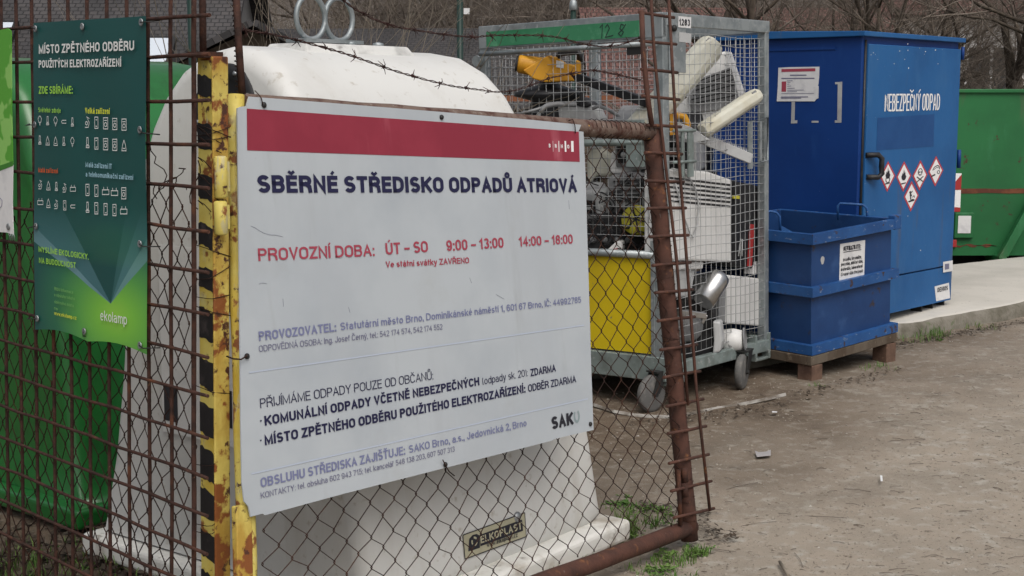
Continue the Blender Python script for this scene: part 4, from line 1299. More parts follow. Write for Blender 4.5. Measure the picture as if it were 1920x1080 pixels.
# wire mesh walls
def meshwall(name, P, a, b, la, lb, step=.05, r=.0021, sag=0.0, m_='mesh_wire'):
    mb = MB()
    na, nb = int(la / step), int(lb / step)
    for i in range(na + 1):
        x = i * la / na
        mb.tube([P + a * x + b * (lb * k / 4) + a * random.uniform(-.0015, .0015) for k in range(5)], r, 4)
    nrm = a.cross(b).normalized()
    ph = random.uniform(0, 6)
    for j in range(nb + 1):
        y = j * lb / nb
        mb.tube([P + a * (la * k / 10) + b * (y + sag * math.sin(k * .9 + ph + j * .25)) + nrm * (r * 1.8) for k in range(11)], r, 4)
    return mb.build(name, m_, cage)
meshwall('side_mesh', cg(.012, .06, .09), cv, cw, CW - .10, CH - .19, sag=.006)
meshwall('front_mesh', cg(CL - .05, .02, .72), cu, cw, CL - .11, CH - .90)
meshwall('back_mesh', cg(CL - .06, CW - .02, .09), cu, cw, CL - .11, CH - .16)
meshwall('left_mesh', cg(CL - .02, .05, .09), cv, cw, CW - .10, CH - .16)
# lower front flap: yellow panel, tube, base
mb = MB(); mb.box(cg(.07, .012, .105), -cu * (CL - .12), cv * .006, cw * .50); mb.build('yellow_panel', 'yellow_panel', cage)
mb = MB()
mb.tube([cg(.06, .005, .625), cg(CL - .04, .005, .625)], .021, 12)
mb.box(cg(.06, -.01, .04), -cu * .02, cv * .045, cw * .66)
mb.build('flap_frame', 'galv', cage, bevel=0)
mb = MB()
mb.box(cg(-.012, -.015, -.03), -cu * (CL + .02), cv * .05, cw * .125)
mb.box(cg(-.012, .036, -.01), -cu * .045, cv * (CW - .04), cw * .065)
mb.box(cg(.03, .036, .0), -cu * (CL - .07), cv * (CW - .07), cw * .02)
mb.box(cg(0, CW - .03, -.02), -cu * CL, cv * .04, cw * .10)
for b in (-.0, CW - .17):
    mb.box(cg(-.014, b, -.055), -cu * .05, cv * .02, cw * .15)
    mb.box(cg(-.014, b + .15, -.055), -cu * .05, cv * .02, cw * .15)
    mb.box(cg(-.014, b + .021, -.055), -cu * .05, cv * .128, cw * .015)
mb.build('base_frame', 'galv_green', cage, bevel=.004)
# half-height latch bars on the front and the side
mb = MB()
for z in (1.285, 1.205):
    mb.tube([cg(.10, -.035, z), cg(CL - .1, -.035, z)], .019, 10)
mb.box(cg(.10, -.05, 1.08), -cu * .10, cv * .03, cw * .24)
mb.box(cg(-.01, .20, 1.02), cu * .012, cv * .05, cw * .25)
mb.box(cg(-.01, .14, 1.02), cu * .012, cv * .02, cw * .24)
mb.tube([cg(-.02, .06, 1.26), cg(-.02, .27, 1.26)], .008, 8)
mb.tube([cg(-.02, .06, 1.10), cg(-.02, .27, 1.10)], .008, 8)
mb.build('flap_latch', 'galv_green', cage, bevel=.002)
mb = MB()
q = [cg(-.015, b, c) for b, c in ((.83, 1.30), (1.03, 1.32), (1.03, 1.08), (.83, 1.06))]
mb.tube(q, .006, 8, closed=True)
mb.box(cg(-.018, .93, 1.08), cu * .006, cv * .02, cw * .22)
mb.box(cg(-.018, .80, 1.04), cu * .006, cv * .05, cw * .26)
mb.build('side_latch', 'galv', cage)
# swivel castors
def caster(px, Y, yaw, parent):
    x = (px - 960) / F * Y
    zb = gz(x, Y)
    r = .098
    t = MB()
    d = V((math.cos(yaw), math.sin(yaw), 0)); n = V((-d.y, d.x, 0))
    c = V((x, Y, zb + r - .005))
    t.lathe(c - n * .022, n, [(.03, -.004), (.05, 0), (.076, .002), (.09, .004), (r, .012), (r, .032), (.09, .040), (.076, .042), (.05, .044), (.03, .048)], 28)
    o = t.build('caster_wheel', 'wheel_grey', parent)
    f = MB()
    for s_ in (-1, 1):
        f.prism([c + n * s_ * .031 + d * .025, c + n * s_ * .031 - d * .025, c + n * s_ * .031 + d * .02 + Z * .11, c + n * s_ * .031 + d * .10 + Z * .11], n * s_ * .005)
    f.cbox(c + d * .055 + Z * .113, d * .11, n * .074, Z * .008)
    f.lathe(c - n * .042, n, [(.012, 0), (.012, .084)], 8)
    f.build('caster_fork', 'dark_metal', parent)
caster(1226, 7.12, .75, cage)
caster(1398, 7.64, 1.15, cage)
caster(1125, 7.95, .6, cage)
caster(1190, 8.62, .9, cage)

# ------------------------------------------------------------------ SCRAP inside the cage
def pbox(mb, pts, Y, depth, dirv=None):
    """box whose front outline is seen at image points, at distance Y, going back by depth along dirv"""
    d = dirv or V((-.2, 1, 0))
    mb.prism([at(x, y, Y) for x, y in pts], d.normalized() * depth)
    return mb
# yellow power tool on top
pt_ = thing('power_tool', 'yellow garden power tool with black handle lying on top of the scrap', 'power tool', tuple(at(1030, 155, 7.75)))
mb = MB()
A, B = at(970, 119, 7.72), at(1020, 127, 7.72)
mb.lathe(A, B - A, [(.040, 0), (.050, .01), (.052, .08), (.056, .16)], 18)
mb.prism([at(x, y, 7.66) for x, y in [(1012, 112), (1030, 103), (1044, 107), (1060, 118), (1078, 122), (1080, 112), (1088, 115), (1088, 141), (1078, 143), (1068, 138), (1078, 152), (1022, 154), (1000, 148), (980, 132)]], V((.1, 1, 0)) * .12)
mb.build('housing', 'tool_yellow', pt_, bevel=.008)
mb = MB()
mb.tube([at(x, y, 7.72) for x, y in [(1046, 108), (1052, 100), (1066, 98), (1082, 97), (1089, 104), (1088, 116)]], .017, 10)
mb.tube([at(x, y, 7.64) for x, y in [(1048, 110), (1049, 94)]], .008, 8)
mb.lathe(at(967, 119, 7.72), A - B, [(.044, -.01), (.044, 0), (.02, .002)], 18)
mb.build('handle', 'dark_app', pt_)
mb = MB(); mb.prism([at(x, y, 7.655) for x, y in [(1043, 113), (1057, 116), (1057, 128), (1043, 126)]], V((0, 1, 0)) * .004); mb.build('rating_label', 'paper', pt_)
# black pedestal base
bp_ = MB()
c = at(1030, 172, 7.85)
bp_.lathe(c - Z * .32, Z, [(.11, 0), (.12, .02), (.11, .24), (.10, .27), (.20, .295), (.195, .315), (.10, .345), (.055, .36), (.055, .43), (.03, .44)], 30)
tag(bp_.build('pedestal_fan_base', 'dark_app'), 'black round pedestal base under the yellow power tool', 'fan base')
pole = MB()
pole.beam(at(1075, 142, 7.70), at(1216, 194, 7.45), Z, .05, .045)
pole.tube([at(1092, 172, 7.6), at(1090, 200, 7.6)], .016, 10)
tag(pole.build('vacuum_tube', 'dark_app', bevel=.01), 'black flat tube slanting down from the yellow power tool', 'tube')
vc = thing('vacuum_cleaner', 'grey and black vacuum cleaner lying behind the gate top rail', 'vacuum cleaner', tuple(at(1070, 240, 7.7)))
mb = MB()
c = at(1066, 232, 7.75)
prof = [(-.19, .0), (-.18, .06), (-.13, .10), (-.03, .125), (.08, .12), (.15, .09), (.18, .03), (.18, -.06), (-.19, -.06)]
mb.prism([c + V((x, 0, z)) for x, z in prof], V((.05, .26, 0)))
mb.build('body', 'lightgrey_app', vc, bevel=.02, seg=3)
mb = MB()
prof = [(-.12, .105), (-.03, .142), (.09, .135), (.15, .095), (.12, .075), (0, .105)]
mb.prism([c + V((x - .02, -.012, z + .01)) for x, z in prof], V((.05, .24, 0)))
mb.build('top_cover', 'dark_app', vc, bevel=.01)
mb = MB()
mb.tube([at(x, y, 7.6) for x, y in [(1015, 212), (1018, 203), (1026, 198), (1045, 195), (1080, 196)]], .014, 8)
mb.tube([at(x, y, 7.62) for x, y in [(970, 214), (1000, 207), (1022, 200)]], .008, 6)
mb.tube([at(x, y, 7.65) for x, y in [(1110, 204), (1122, 199), (1140, 205), (1160, 217), (1175, 228)]], .010, 8)
mb.build('hose', 'grey_app', vc)
# fluorescent battens
def batten(name, a, b, wa, wd, label, Y0, Y1):
    A, B = at(*a, Y0), at(*b, Y1)
    d = (B - A)
    L_ = d.length; d.normalize()
    s_ = d.cross(V((0.15, 1, .1))).normalized()
    t = thing(name, label, 'light fitting', tuple(A), 'old fluorescent light fittings in the cage')
    nrm = s_.cross(d).normalized()
    mb = MB()
    sec = [(-.5, 0), (-.5, .55), (-.38, .85), (-.2, 1), (.2, 1), (.38, .85), (.5, .55), (.5, 0)]
    ring = lambda k, l: [A + d * l + s_ * (x * wa * k) + nrm * (-(y - .5) * wd * k) for x, y in sec]
    rings = [ring(.8, 0), ring(1, .03), ring(1, L_ - .05), ring(.9, L_ - .015), ring(.62, L_)]
    vs = [p for r_ in rings for p in r_]; n_ = len(sec)
    fs = []
    for i in range(len(rings) - 1):
        for j in range(n_):
            fs.append((i * n_ + j, i * n_ + (j + 1) % n_, (i + 1) * n_ + (j + 1) % n_, (i + 1) * n_ + j))
    fs += [tuple(range(n_))[::-1], tuple(range(len(vs) - n_, len(vs)))]
    mb.add(vs, fs)
    mb.build('diffuser_housing', 'beige', t, bevel=.004)
    mb = MB()
    toward = -nrm if (-nrm).dot(EYE - A) > 0 else nrm
    for l in (.18, .42, .7):
        if l < L_ - .1:
            mb.cbox(A + d * l - s_ * wa * .48 , s_ * .012, d * .07, toward * wd * .35)
    mb.cbox(B - d * .05 + s_ * wa * .2, s_ * .03, d * .03, toward * wd * .9)
    mb.build('clip', 'grey_app', t)
    return t
batten('light_fitting', (1190, 252), (1338, 82), .155, .13, 'long beige light fitting, upper and thicker of the two', 7.45, 7.85)
batten('light_fitting', (1318, 246), (1424, 176), .088, .08, 'long beige light fitting poking towards the blue cabinet', 7.55, 7.75)
# tilted white appliance with grey louvres
ap = thing('tilted_appliance', 'white appliance with grey louvred back tilted near the cage top', 'appliance', tuple(at(1340, 200, 8.1)))
mb = MB()
mb.prism([at(x, y, 8.15) for x, y in [(1255, 130), (1300, 112), (1362, 95), (1392, 190), (1340, 235), (1258, 240)]], V((.3, .8, 0)).normalized() * .16)
mb.build('casing', 'white_app', ap, bevel=.012)
mb = MB()
mb.prism([at(x, y, 8.13) for x, y in [(1310, 148), (1370, 126), (1386, 186), (1344, 206), (1300, 210), (1290, 178)]], V((.3, .8, 0)).normalized() * .01)
lv = mb.build('back_panel', 'grey_app', ap)
mb = MB()
for i in range(6):
    y = 152 + i * 8.5
    mb.beam(at(1308 - i * 3, y + 1, 8.115), at(1371 + i * 2, y - 22 + i * 1.2, 8.115), Z, .006, .008)
mb.build('louvre', 'dark_app', lv)
# hedge trimmer with a long grey bar
ht = thing('hedge_trimmer', 'orange-yellow handled hedge trimmer with a long grey toothed bar', 'hedge trimmer', tuple(at(1270, 250, 7.5)))
mb = MB()
mb.tube([at(x, y, 7.52) for x, y in [(1258, 222), (1272, 216), (1283, 219), (1289, 232), (1288, 246)]], .019, 10)
mb.prism([at(x, y, 7.5) for x, y in [(1256, 214), (1266, 214), (1268, 252), (1256, 254)]], V((.2, 1, 0)) * .08)
mb.build('handle', 'tool_yellow', ht)
mb = MB()
A, B = at(1276, 243, 7.5), at(1408, 298, 7.75)
mb.beam(A, B, Z, .02, .055)
d = (B - A)
for i in range(24):
    p = A + d * (.35 + .6 * i / 24)
    mb.prism([p + Z * .025, p + d * .012 + Z * .05, p + d * .022 + Z * .025], V((0, .006, 0)))
mb.prism([at(x, y, 7.5) for x, y in [(1264, 228), (1290, 236), (1330, 262), (1300, 268), (1264, 250)]], V((.2, 1, 0)) * .07)
mb.build('toothed_bar', 'lightgrey_app', ht, bevel=.003)
# white storage heater with louvres, parallel to the cage side
heater = thing('white_heater', 'large white heater with a louvred top standing against the cage side', 'heater', tuple(cg(.2, .4, .75)))
hP = cg(.035, .3, .9)
mb = MB()
q = [on(x, y, hP, cu) for x, y in [(1240, 318), (1290, 317), (1330, 322), (1373, 337), (1372, 492), (1240, 487)]]
mb.prism(q, -cu * .11)
mb.build('casing', 'white_app', heater, bevel=.012)
mb = MB()
for i in range(6):
    y = 331 + i * 8.6
    q = [on(x, yy, hP, cu) + cu * .0015 for x, yy in [(1252, y), (1369, y + 14 - i * .6), (1369, y + 18 - i * .6), (1252, y + 4)]]
    mb.prism(q, cu * -.02)
mb.build('louvre_slots', 'dark_app', heater)
mb = MB()
mb.tube([on(x, y, hP, cu) + cu * .012 for x, y in [(1256, 316), (1275, 320), (1292, 338), (1303, 362), (1307, 390), (1304, 420), (1296, 445), (1290, 438), (1282, 415), (1272, 380), (1262, 340)]], .0045, 6)
mb.build('power_cord', 'lightgrey_app', heater)
# black goods at the right rear
bt = thing('black_television', 'black television housing standing behind the white heater', 'television', tuple(cg(.3, .9, .6)))
mb = MB()
mb.prism([on(x, y, cg(.06, .9, .9), cu) for x, y in [(1377, 338), (1432, 350), (1432, 505), (1377, 500)]], -cu * .3)
mb.build('casing', 'dark_app', bt, bevel=.015)
mb = MB()
mb.prism([on(x, y, cg(.058, .9, .9), cu) + cu * .003 for x, y in [(1406, 420), (1414, 421), (1409, 500), (1401, 499)]], -cu * .01)
mb.build('red_stripe', 'red', bt)
mb = MB()
q = [on(x, y, cg(.058, .9, .9), cu) + cu * .01 for x, y in [(1386, 448), (1389, 448), (1388, 480), (1382, 480)]]
mb.tube(q, .004, 6, closed=True)
mb.build('grip', 'lightgrey_app', bt)
mb = MB()
mb.prism([on(x, y, cg(.058, .9, .9), cu) + cu * .003 for x, y in [(1375, 366), (1386, 367), (1386, 373), (1375, 372)]], -cu * .01)
mb.build('yellow_label', 'toy_yellow', bt)
sb = MB()
sb.prism([on(x, y, cg(.06, .9, .6), cu) for x, y in [(1412, 490), (1424, 488), (1424, 512), (1412, 514)]], -cu * .06)
tag(sb.build('paper_box', 'paper', bevel=.003), 'small white carton under the black television', 'carton')
bk = thing('plastic_bin', 'pale grey plastic bin below the white heater', 'bin', tuple(cg(.2, .2, .35)))
mb = MB()
P_ = cg(.08, .2, .45)
mb.prism([on(x, y, P_, cu) for x, y in [(1236, 500), (1306, 500), (1296, 556), (1236, 562)]], -cu * .09)
mb.build('tub', 'lightgrey_app', bk, bevel=.01)
mb = MB()
mb.prism([on(x, y, P_, cu) + cu * .02 for x, y in [(1234, 492), (1314, 490), (1312, 504), (1234, 506)]], -cu * .12)
mb.build('rim', 'white_app', bk, bevel=.006)
# grey cylinder leaning
cy = MB()
A, B = at(1318, 566, 7.45), at(1351, 516, 7.55)
cy.lathe(A, B - A, [(.055, 0), (.062, .005), (.062, .16), (.058, .185), (.04, .20), (.02, .203)], 22)
tag(cy.build('metal_kettle', 'steel'), 'shiny grey metal cylinder leaning in the lower scrap', 'kettle')
wbx = thing('white_carton_appliance', 'plain white appliance box low in the cage next to the blue tray', 'appliance', tuple(cg(.2, .7, .2)))
mb = MB()
P_ = cg(.04, .8, .4)
mb.prism([on(x, y, P_, cu) for x, y in [(1362, 515), (1432, 523), (1431, 612), (1360, 606)]], -cu * .26)
mb.build('casing', 'white_app', wbx, bevel=.008)
mb = MB()
mb.prism([on(x, y, P_, cu) + cu * .001 for x, y in [(1352, 522), (1361, 517), (1360, 605), (1346, 600)]], -cu * .2)
mb.build('side_panel', 'grey_app', wbx, bevel=.004)
wr = thing('small_white_appliance', 'small rounded white appliance lying on the cage floor', 'appliance', tuple(at(1376, 660, 7.75)))
mb = MB()
c = at(1370, 640, 7.72)
mb.lathe(c - V((.06, 0, 0)), V((1, -.25, .1)), [(.02, -.01), (.052, .0), (.066, .03), (.068, .08), (.055, .125), (.03, .13)], 20)
mb.build('shell', 'white_app', wr)
mb = MB()
mb.lathe(c + V((.07, -.02, .01)), V((1, -.25, .1)), [(.07, 0), (.07, .008), (.06, .012), (.06, 0)], 22)
mb.lathe(c + V((-.01, -.072, -.005)), V((0, -1, .1)), [(.018, 0), (.014, .006)], 12)
mb.build('ring', 'grey_app', wr)
sv = MB()
A = at(1270, 590, 7.4)
sv.beam(at(1272, 586, 7.35), at(1322, 592, 7.42), Z, .03, .035)
sv.beam(at(1324, 590, 7.42), at(1316, 606, 7.42), V((1, 0, 0)), .02, .02)
tag(sv.build('chrome_bar', 'steel', bevel=.004), 'chrome bar sticking out of the dark scrap', 'metal bar')
gp_ = MB()
gp_.prism([at(x, y, 7.5) for x, y in [(1336, 602), (1350, 604), (1354, 640), (1350, 660), (1336, 664), (1338, 640)]], V((.3, 1, 0)) * .1)
tag(gp_.build('grey_panel', 'lightgrey_app', bevel=.01), 'grey curved panel beside the small white appliance', 'panel')
dk = thing('black_scrap_casing', 'black plastic casing with round lid on the cage floor', 'scrap casing', tuple(at(1300, 660, 7.6)))
mb = MB()
mb.prism([at(x, y, 7.55) for x, y in [(1262, 560), (1310, 552), (1345, 585), (1338, 620), (1345, 665), (1262, 680)]], V((.3, 1, 0)).normalized() * .30)
mb.build('casing', 'dark_app', dk, bevel=.02)
mb = MB()
mb.lathe(at(1290, 610, 7.53), V((.3, -1, .2)), [(.09, 0), (.085, .012), (.05, .018), (.02, .02)], 22)
mb.prism([at(x, y, 7.5) for x, y in [(1276, 610), (1288, 606), (1284, 640), (1276, 646)]], V((0, 1, 0)) * .01)
mb.build('lid', 'grey_app', dk)
# behind the chain-link half of the gate
fu = thing('white_hood', 'white moulded hood with an oval dark opening', 'hood', tuple(at(1185, 330, 7.75)))
mb = MB()
q0 = [at(x, y, 7.7) for x, y in [(1142, 326), (1145, 285), (1160, 279), (1205, 279), (1230, 283), (1232, 312), (1200, 318), (1165, 327)]]
mb.prism(q0, V((.3, 1, 0)).normalized() * .22)
mb.build('shell', 'white_app', fu, bevel=.015, seg=3)
mb = MB()
c = at(1188, 297, 7.685)
mb.prism([c + V((.092 * math.cos(a), -.002, .04 * math.sin(a) + .004 * math.cos(a))) for a in [k * math.pi / 10 for k in range(20)]], V((0, .01, 0)))
mb.build('opening', 'dark_app', fu)
mon = thing('computer_monitor', 'grey tube monitor seen from behind below the white hood', 'monitor', tuple(at(1180, 400, 7.6)))
mb = MB()
q0 = [at(x, y, 7.62) for x, y in [(1140, 330), (1178, 322), (1216, 325), (1216, 395), (1150, 392), (1136, 370)]]
mb.prism(q0, V((.3, 1, 0)).normalized() * .3)
mb.build('casing', 'grey_app', mon, bevel=.02, seg=3)
mb = MB()
for i in range(5):
    mb.beam(at(1150, 340 + i * 9, 7.612), at(1206, 337 + i * 9, 7.612), Z, .006, .006)
mb.build('vent_slots', 'dark_app', mon)
tag(pbox(MB(), [(1096, 345), (1136, 343), (1136, 378), (1096, 380)], 7.75, .2).build('plastic_box', 'lightgrey_app', bevel=.008), 'pale squarish box beside the tube monitor, above the slim one', 'box')
tag(pbox(MB(), [(1096, 383), (1160, 380), (1170, 398), (1096, 402)], 7.72, .2).build('plastic_box', 'lightgrey_app', bevel=.008), 'pale slim flat box under the squarish one by the tube monitor', 'box')
rl = thing('cable_reel', 'yellow cable reel tangled in black leads', 'cable reel', tuple(at(1192, 430, 7.5)))
mb = MB()
c = at(1193, 412, 7.48)
ax = V((-.3, -1, .25)).normalized()
mb.lathe(c, ax, [(.02, .0), (.078, .0), (.08, .006), (.078, .012), (.03, .014)], 26)
mb.lathe(c, ax, [(.05, -.07), (.05, 0)], 20)
mb.lathe(c, ax, [(.078, -.08), (.08, -.075), (.078, -.07)], 26)
mb.build('drum', 'toy_yellow', rl)
mb = MB()
e1 = ax.orthogonal().normalized(); e2 = ax.cross(e1)
for k in range(6):
    a = k * 1.05
    mb.beam(c + ax * .016, c + ax * .016 + (e1 * math.cos(a) + e2 * math.sin(a)) * .074, ax, .008, .006)
mb.build('spokes', 'dark_app', rl)
cbm = MB()
rr = random.Random(3)
for i in range(30):
    x0, y0 = rr.uniform(1100, 1225), rr.uniform(330, 470)
    P_ = []
    for k in range(7):
        x0 = min(1228, max(1098, x0 + rr.uniform(-22, 22))); y0 = min(478, max(325, y0 + rr.uniform(-12, 22)))
        P_.append(at(x0, y0, 7.44 + rr.uniform(-.05, .03)))
    cv_ = []
    for k in range(len(P_) - 1):
        for t in (0, .33, .66):
            a_, b_, c_, d_ = P_[max(0, k - 1)], P_[k], P_[k + 1], P_[min(len(P_) - 1, k + 2)]
            cv_.append(.5 * ((2 * b_) + (c_ - a_) * t + (2 * a_ - 5 * b_ + 4 * c_ - d_) * t * t + (3 * b_ - a_ - 3 * c_ + d_) * t ** 3))
    cbm.tube(cv_, .0035, 5)
tag(cbm.build('cable_tangle', 'dark_app'), 'tangle of black leads above the yellow panel', 'cables')
hp = thing('hot_plate', 'black electric cooker casing just above the yellow panel', 'cooker', tuple(at(1160, 480, 7.6)))
mb = MB()
pbox(mb, [(1092, 402), (1224, 400), (1226, 486), (1094, 486)], 7.58, .3, V((.3, 1, 0)))
mb.build('casing', 'dark_app', hp, bevel=.02)
mb = MB()
for i in range(4):
    MB().lathe(at(1112 + i * 22, 450, 7.575), V((-.1, -1, 0)), [(.018, 0), (.016, .016), (.004, .018)], 12).build('knob', 'grey_app', hp)
ir = thing('broken_iron', 'white and red clothes iron lying on the black casing', 'iron', tuple(at(1152, 476, 7.45)))
mb = MB()
mb.prism([at(x, y, 7.42) for x, y in [(1136, 471), (1146, 461), (1156, 452), (1166, 452), (1167, 468), (1158, 474)]], V((.3, 1, 0)) * .07)
mb.build('body', 'white_app', ir, bevel=.008)
mb = MB(); mb.prism([at(x, y, 7.415) for x, y in [(1148, 468), (1158, 465), (1158, 471), (1150, 473)]], V((.3, 1, 0)) * .005); mb.build('red_button', 'red', ir)
gsh = MB()
gsh.prism([at(x, y, 7.9) for x, y in [(1100, 280), (1125, 276), (1155, 300), (1150, 335), (1118, 330), (1100, 350)]], V((.2, 1, 0)) * .12)
tag(gsh.build('beige_casing', 'beige', bevel=.02), 'dull beige plastic casing beside the white hood', 'casing')

def scrap_box(name, label, cat, o, size, yaw, tilt, m_, trim, kind=0):
    """a small discarded appliance: casing, front panel, and a detail"""
    M_ = Matrix.Rotation(yaw, 3, Z) @ Matrix.Rotation(tilt, 3, V((1, 0, 0)))
    x, y, z = M_ @ V((size[0], 0, 0)), M_ @ V((0, size[1], 0)), M_ @ V((0, 0, size[2]))
    t = thing(name, label, cat, tuple(o))
    mb = MB(); mb.box(o, x, y, z); mb.build('casing', m_, t, bevel=.012)
    n = -y.normalized()
    mb = MB(); mb.box(o + x * .08 + z * .12 + n * .006, x * .84, n * -.007, z * .7); fp = mb.build('front_panel', trim, t, bevel=.002)
    for k in range(3):
        mb = MB()
        if kind == 0: mb.lathe(o + x * (.25 + .25 * k) + z * .3 + n * .006, n, [(.016, 0), (.014, .012), (.004, .014)], 12)
        else: mb.box(o + x * .14 + z * (.25 + .18 * k) + n * .012, x * .7, n * -.008, z * .06)
        mb.build('knob' if kind == 0 else 'slot', 'dark_app' if trim != 'dark_app' else 'lightgrey_app', fp)
scrap_box('old_radio', 'brown wooden radio set buried behind the white heater', 'radio', cg(.62, .34, .72), (.42, .2, .26), cyaw + .9, .1, 'wood', 'grey_app')
scrap_box('video_recorder', 'black video recorder lying across the middle of the scrap', 'video recorder', cg(.85, .55, .98), (.43, .3, .09), cyaw + .5, -.15, 'dark_app', 'grey_app', 1)
scrap_box('printer', 'pale grey printer standing deep in the cage', 'printer', cg(.75, .72, 1.02), (.42, .26, .22), cyaw + .35, .08, 'lightgrey_app', 'dark_app', 1)
scrap_box('toaster_oven', 'dark grey toaster oven near the cage floor', 'toaster oven', cg(.52, .22, .16), (.38, .28, .24), cyaw + 1.2, .0, 'grey_app', 'dark_app')
scrap_box('desktop_computer', 'beige desktop computer case upright in the lower cage', 'computer', cg(.38, .62, .14), (.2, .36, .42), cyaw + 1.5, .05, 'beige', 'grey_app', 1)
scrap_box('amplifier', 'black amplifier wedged between heater and rear mesh', 'amplifier', cg(.45, .72, .62), (.4, .26, .14), cyaw + 1.1, .2, 'dark_app', 'lightgrey_app')
scrap_box('satellite_receiver', 'flat black receiver on top of the heater', 'receiver', cg(.40, .40, 1.215), (.32, .22, .06), cyaw + 1.3, .12, 'dark_app', 'grey_app', 1)
scrap_box('microwave', 'dark microwave oven in the back of the cage', 'microwave', cg(1.08, .66, .40), (.46, .32, .27), cyaw + .1, .0, 'grey_app', 'dark_app')
scrap_box('loudspeaker', 'black loudspeaker standing behind the yellow cable reel', 'loudspeaker', cg(.36, .30, .66), (.22, .2, .36), cyaw + .15, .04, 'dark_app', 'grey_app')
scrap_box('coffee_machine', 'dark grey coffee machine tipped over above the loudspeaker', 'coffee machine', cg(.50, .28, 1.06), (.2, .24, .28), cyaw + .4, .35, 'grey_app', 'dark_app')
scrap_box('fan_heater', 'pale fan heater wedged under the white hood', 'fan heater', cg(.80, .22, .70), (.26, .16, .24), cyaw - .1, .15, 'lightgrey_app', 'dark_app', 1)
scrap_box('disc_player', 'flat black disc player lying on the pale printer', 'disc player', cg(.95, .50, 1.26), (.4, .28, .07), cyaw + .2, -.1, 'dark_app', 'dark_app', 1)
scrap_box('sewing_machine_case', 'brown sewing machine case against the far cage side', 'case', cg(1.10, .40, .72), (.36, .2, .28), cyaw + .8, .0, 'wood', 'grey_app')
scrap_box('keyboard_unit', 'slanted black keyboard above the pale grey printer', 'keyboard', cg(.62, .60, 1.27), (.42, .15, .03), cyaw + .7, .5, 'dark_app', 'grey_app', 1)
# ------------------------------------------------------------------ BLUE CABINET
byaw = .824
bu = V((math.cos(byaw), math.sin(byaw), 0)); bv = V((-math.sin(byaw), math.cos(byaw), 0))
BO = V((2.135, 8.614, .24)); BW, BD, BH = 1.379, 1.08, 1.783
def bq(a, b, c): return BO + bu * a + bv * b + Z * c
cab = thing('hazardous_waste_cabinet', 'tall blue steel cabinet with hazard diamonds on its door', 'cabinet', tuple(bq(.7, .5, 0))[:2] + (.17,))
OV = .035
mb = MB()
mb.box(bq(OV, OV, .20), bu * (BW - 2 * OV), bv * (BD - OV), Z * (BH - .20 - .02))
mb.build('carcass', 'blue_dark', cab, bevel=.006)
mb = MB()
vs = [bq(0, 0, BH - .03), bq(BW, 0, BH - .03), bq(BW, BD + .03, BH - .03), bq(0, BD + .03, BH - .03), bq(0, 0, BH), bq(BW, 0, BH), bq(BW, BD + .03, BH + .03), bq(0, BD + .03, BH + .03)]
mb.add(vs, [(0, 3, 2, 1), (4, 5, 6, 7), (0, 1, 5, 4), (1, 2, 6, 5), (2, 3, 7, 6), (3, 0, 4, 7)])
mb.build('roof', 'blue', cab, bevel=.004)
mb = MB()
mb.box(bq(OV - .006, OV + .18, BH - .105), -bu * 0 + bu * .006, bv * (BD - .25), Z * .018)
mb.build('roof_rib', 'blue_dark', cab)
mb = MB()
dpt = OV - .022
mb.box(bq(OV + .045, dpt, .245), bu * (BW - 2 * OV - .05), bv * .02, Z * (BH - .245 - .075))
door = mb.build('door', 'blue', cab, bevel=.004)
mb = MB()
mb.box(bq(OV + .0, dpt + .004, .0), bu * (BW - 2 * OV), bv * .018, Z * .235)
mb.box(bq(OV, OV, .0), bu * .02, bv * (BD - OV), Z * .20)
mb.build('skirt', 'blue', cab, bevel=.004)
mb = MB()
for a in (.08, BW - .42):
    for b in (.04, BD - .12):
        mb.box(bq(a, b, -.075), bu * .34, bv * .08, Z * .012)
        mb.box(bq(a, b, -.063), bu * .012, bv * .08, Z * .07)
        mb.box(bq(a + .328, b, -.063), bu * .012, bv * .08, Z * .07)
        mb.box(bq(a + .16, b, -.063), bu * .012, bv * .08, Z * .07)
mb.build('foot', 'dark_metal', cab)
DP = bq(0, dpt, 0); dn = -bv
mb = MB()
hpts = [(1623, 291), (1636, 290), (1640, 297), (1639, 312), (1640, 325), (1636, 332), (1624, 332)]
mb.tube([on(x, y, DP, dn) + dn * o for (x, y), o in zip(hpts, (.0, .04, .05, .05, .05, .04, 0))], .017, 10)
mb.build('handle', 'dark_app', door)
mb = MB()
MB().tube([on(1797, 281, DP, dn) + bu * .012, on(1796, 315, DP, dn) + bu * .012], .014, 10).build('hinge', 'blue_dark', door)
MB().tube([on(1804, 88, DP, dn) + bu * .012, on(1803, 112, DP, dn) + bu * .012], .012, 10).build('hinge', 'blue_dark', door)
mb = MB(); write(mb, 'NEBEZPEČNÝ ODPAD', (1658, 209), (1762, 206.5), 33, DP, dn, .095, .0015, gap=.07); mb.build('door_lettering', 'white_ink', door)
mb = MB(); patch(mb, [(1645, 221), (1752, 214), (1750, 274.5), (1643, 282)], DP, dn, .001); mb.build('repainted_patch', 'blue_patch', door)
mb = MB()
rr = random.Random(11)
for i in range(34):
    x, y = rr.uniform(1618, 1795), rr.choice([rr.uniform(80, 115), rr.uniform(380, 520), rr.uniform(80, 520)])
    if 1640 < x < 1770 and 160 < y < 390: continue
    A = on(x, y, DP, dn) + dn * .0012
    s_ = rr.uniform(.002, .006)
    mb.sheet([A + bu * s_ * rr.uniform(-1.5, -.5), A - Z * s_ * rr.uniform(.5, 1), A + bu * s_ * rr.uniform(.5, 2.2) + Z * s_ * .5, A + Z * s_ * rr.uniform(.3, 1.4)])
mb.build('paint_chips', 'white_ink', door)
MT['hz_red'] = mat('hazard_red', (.45, .05, .06), .5)
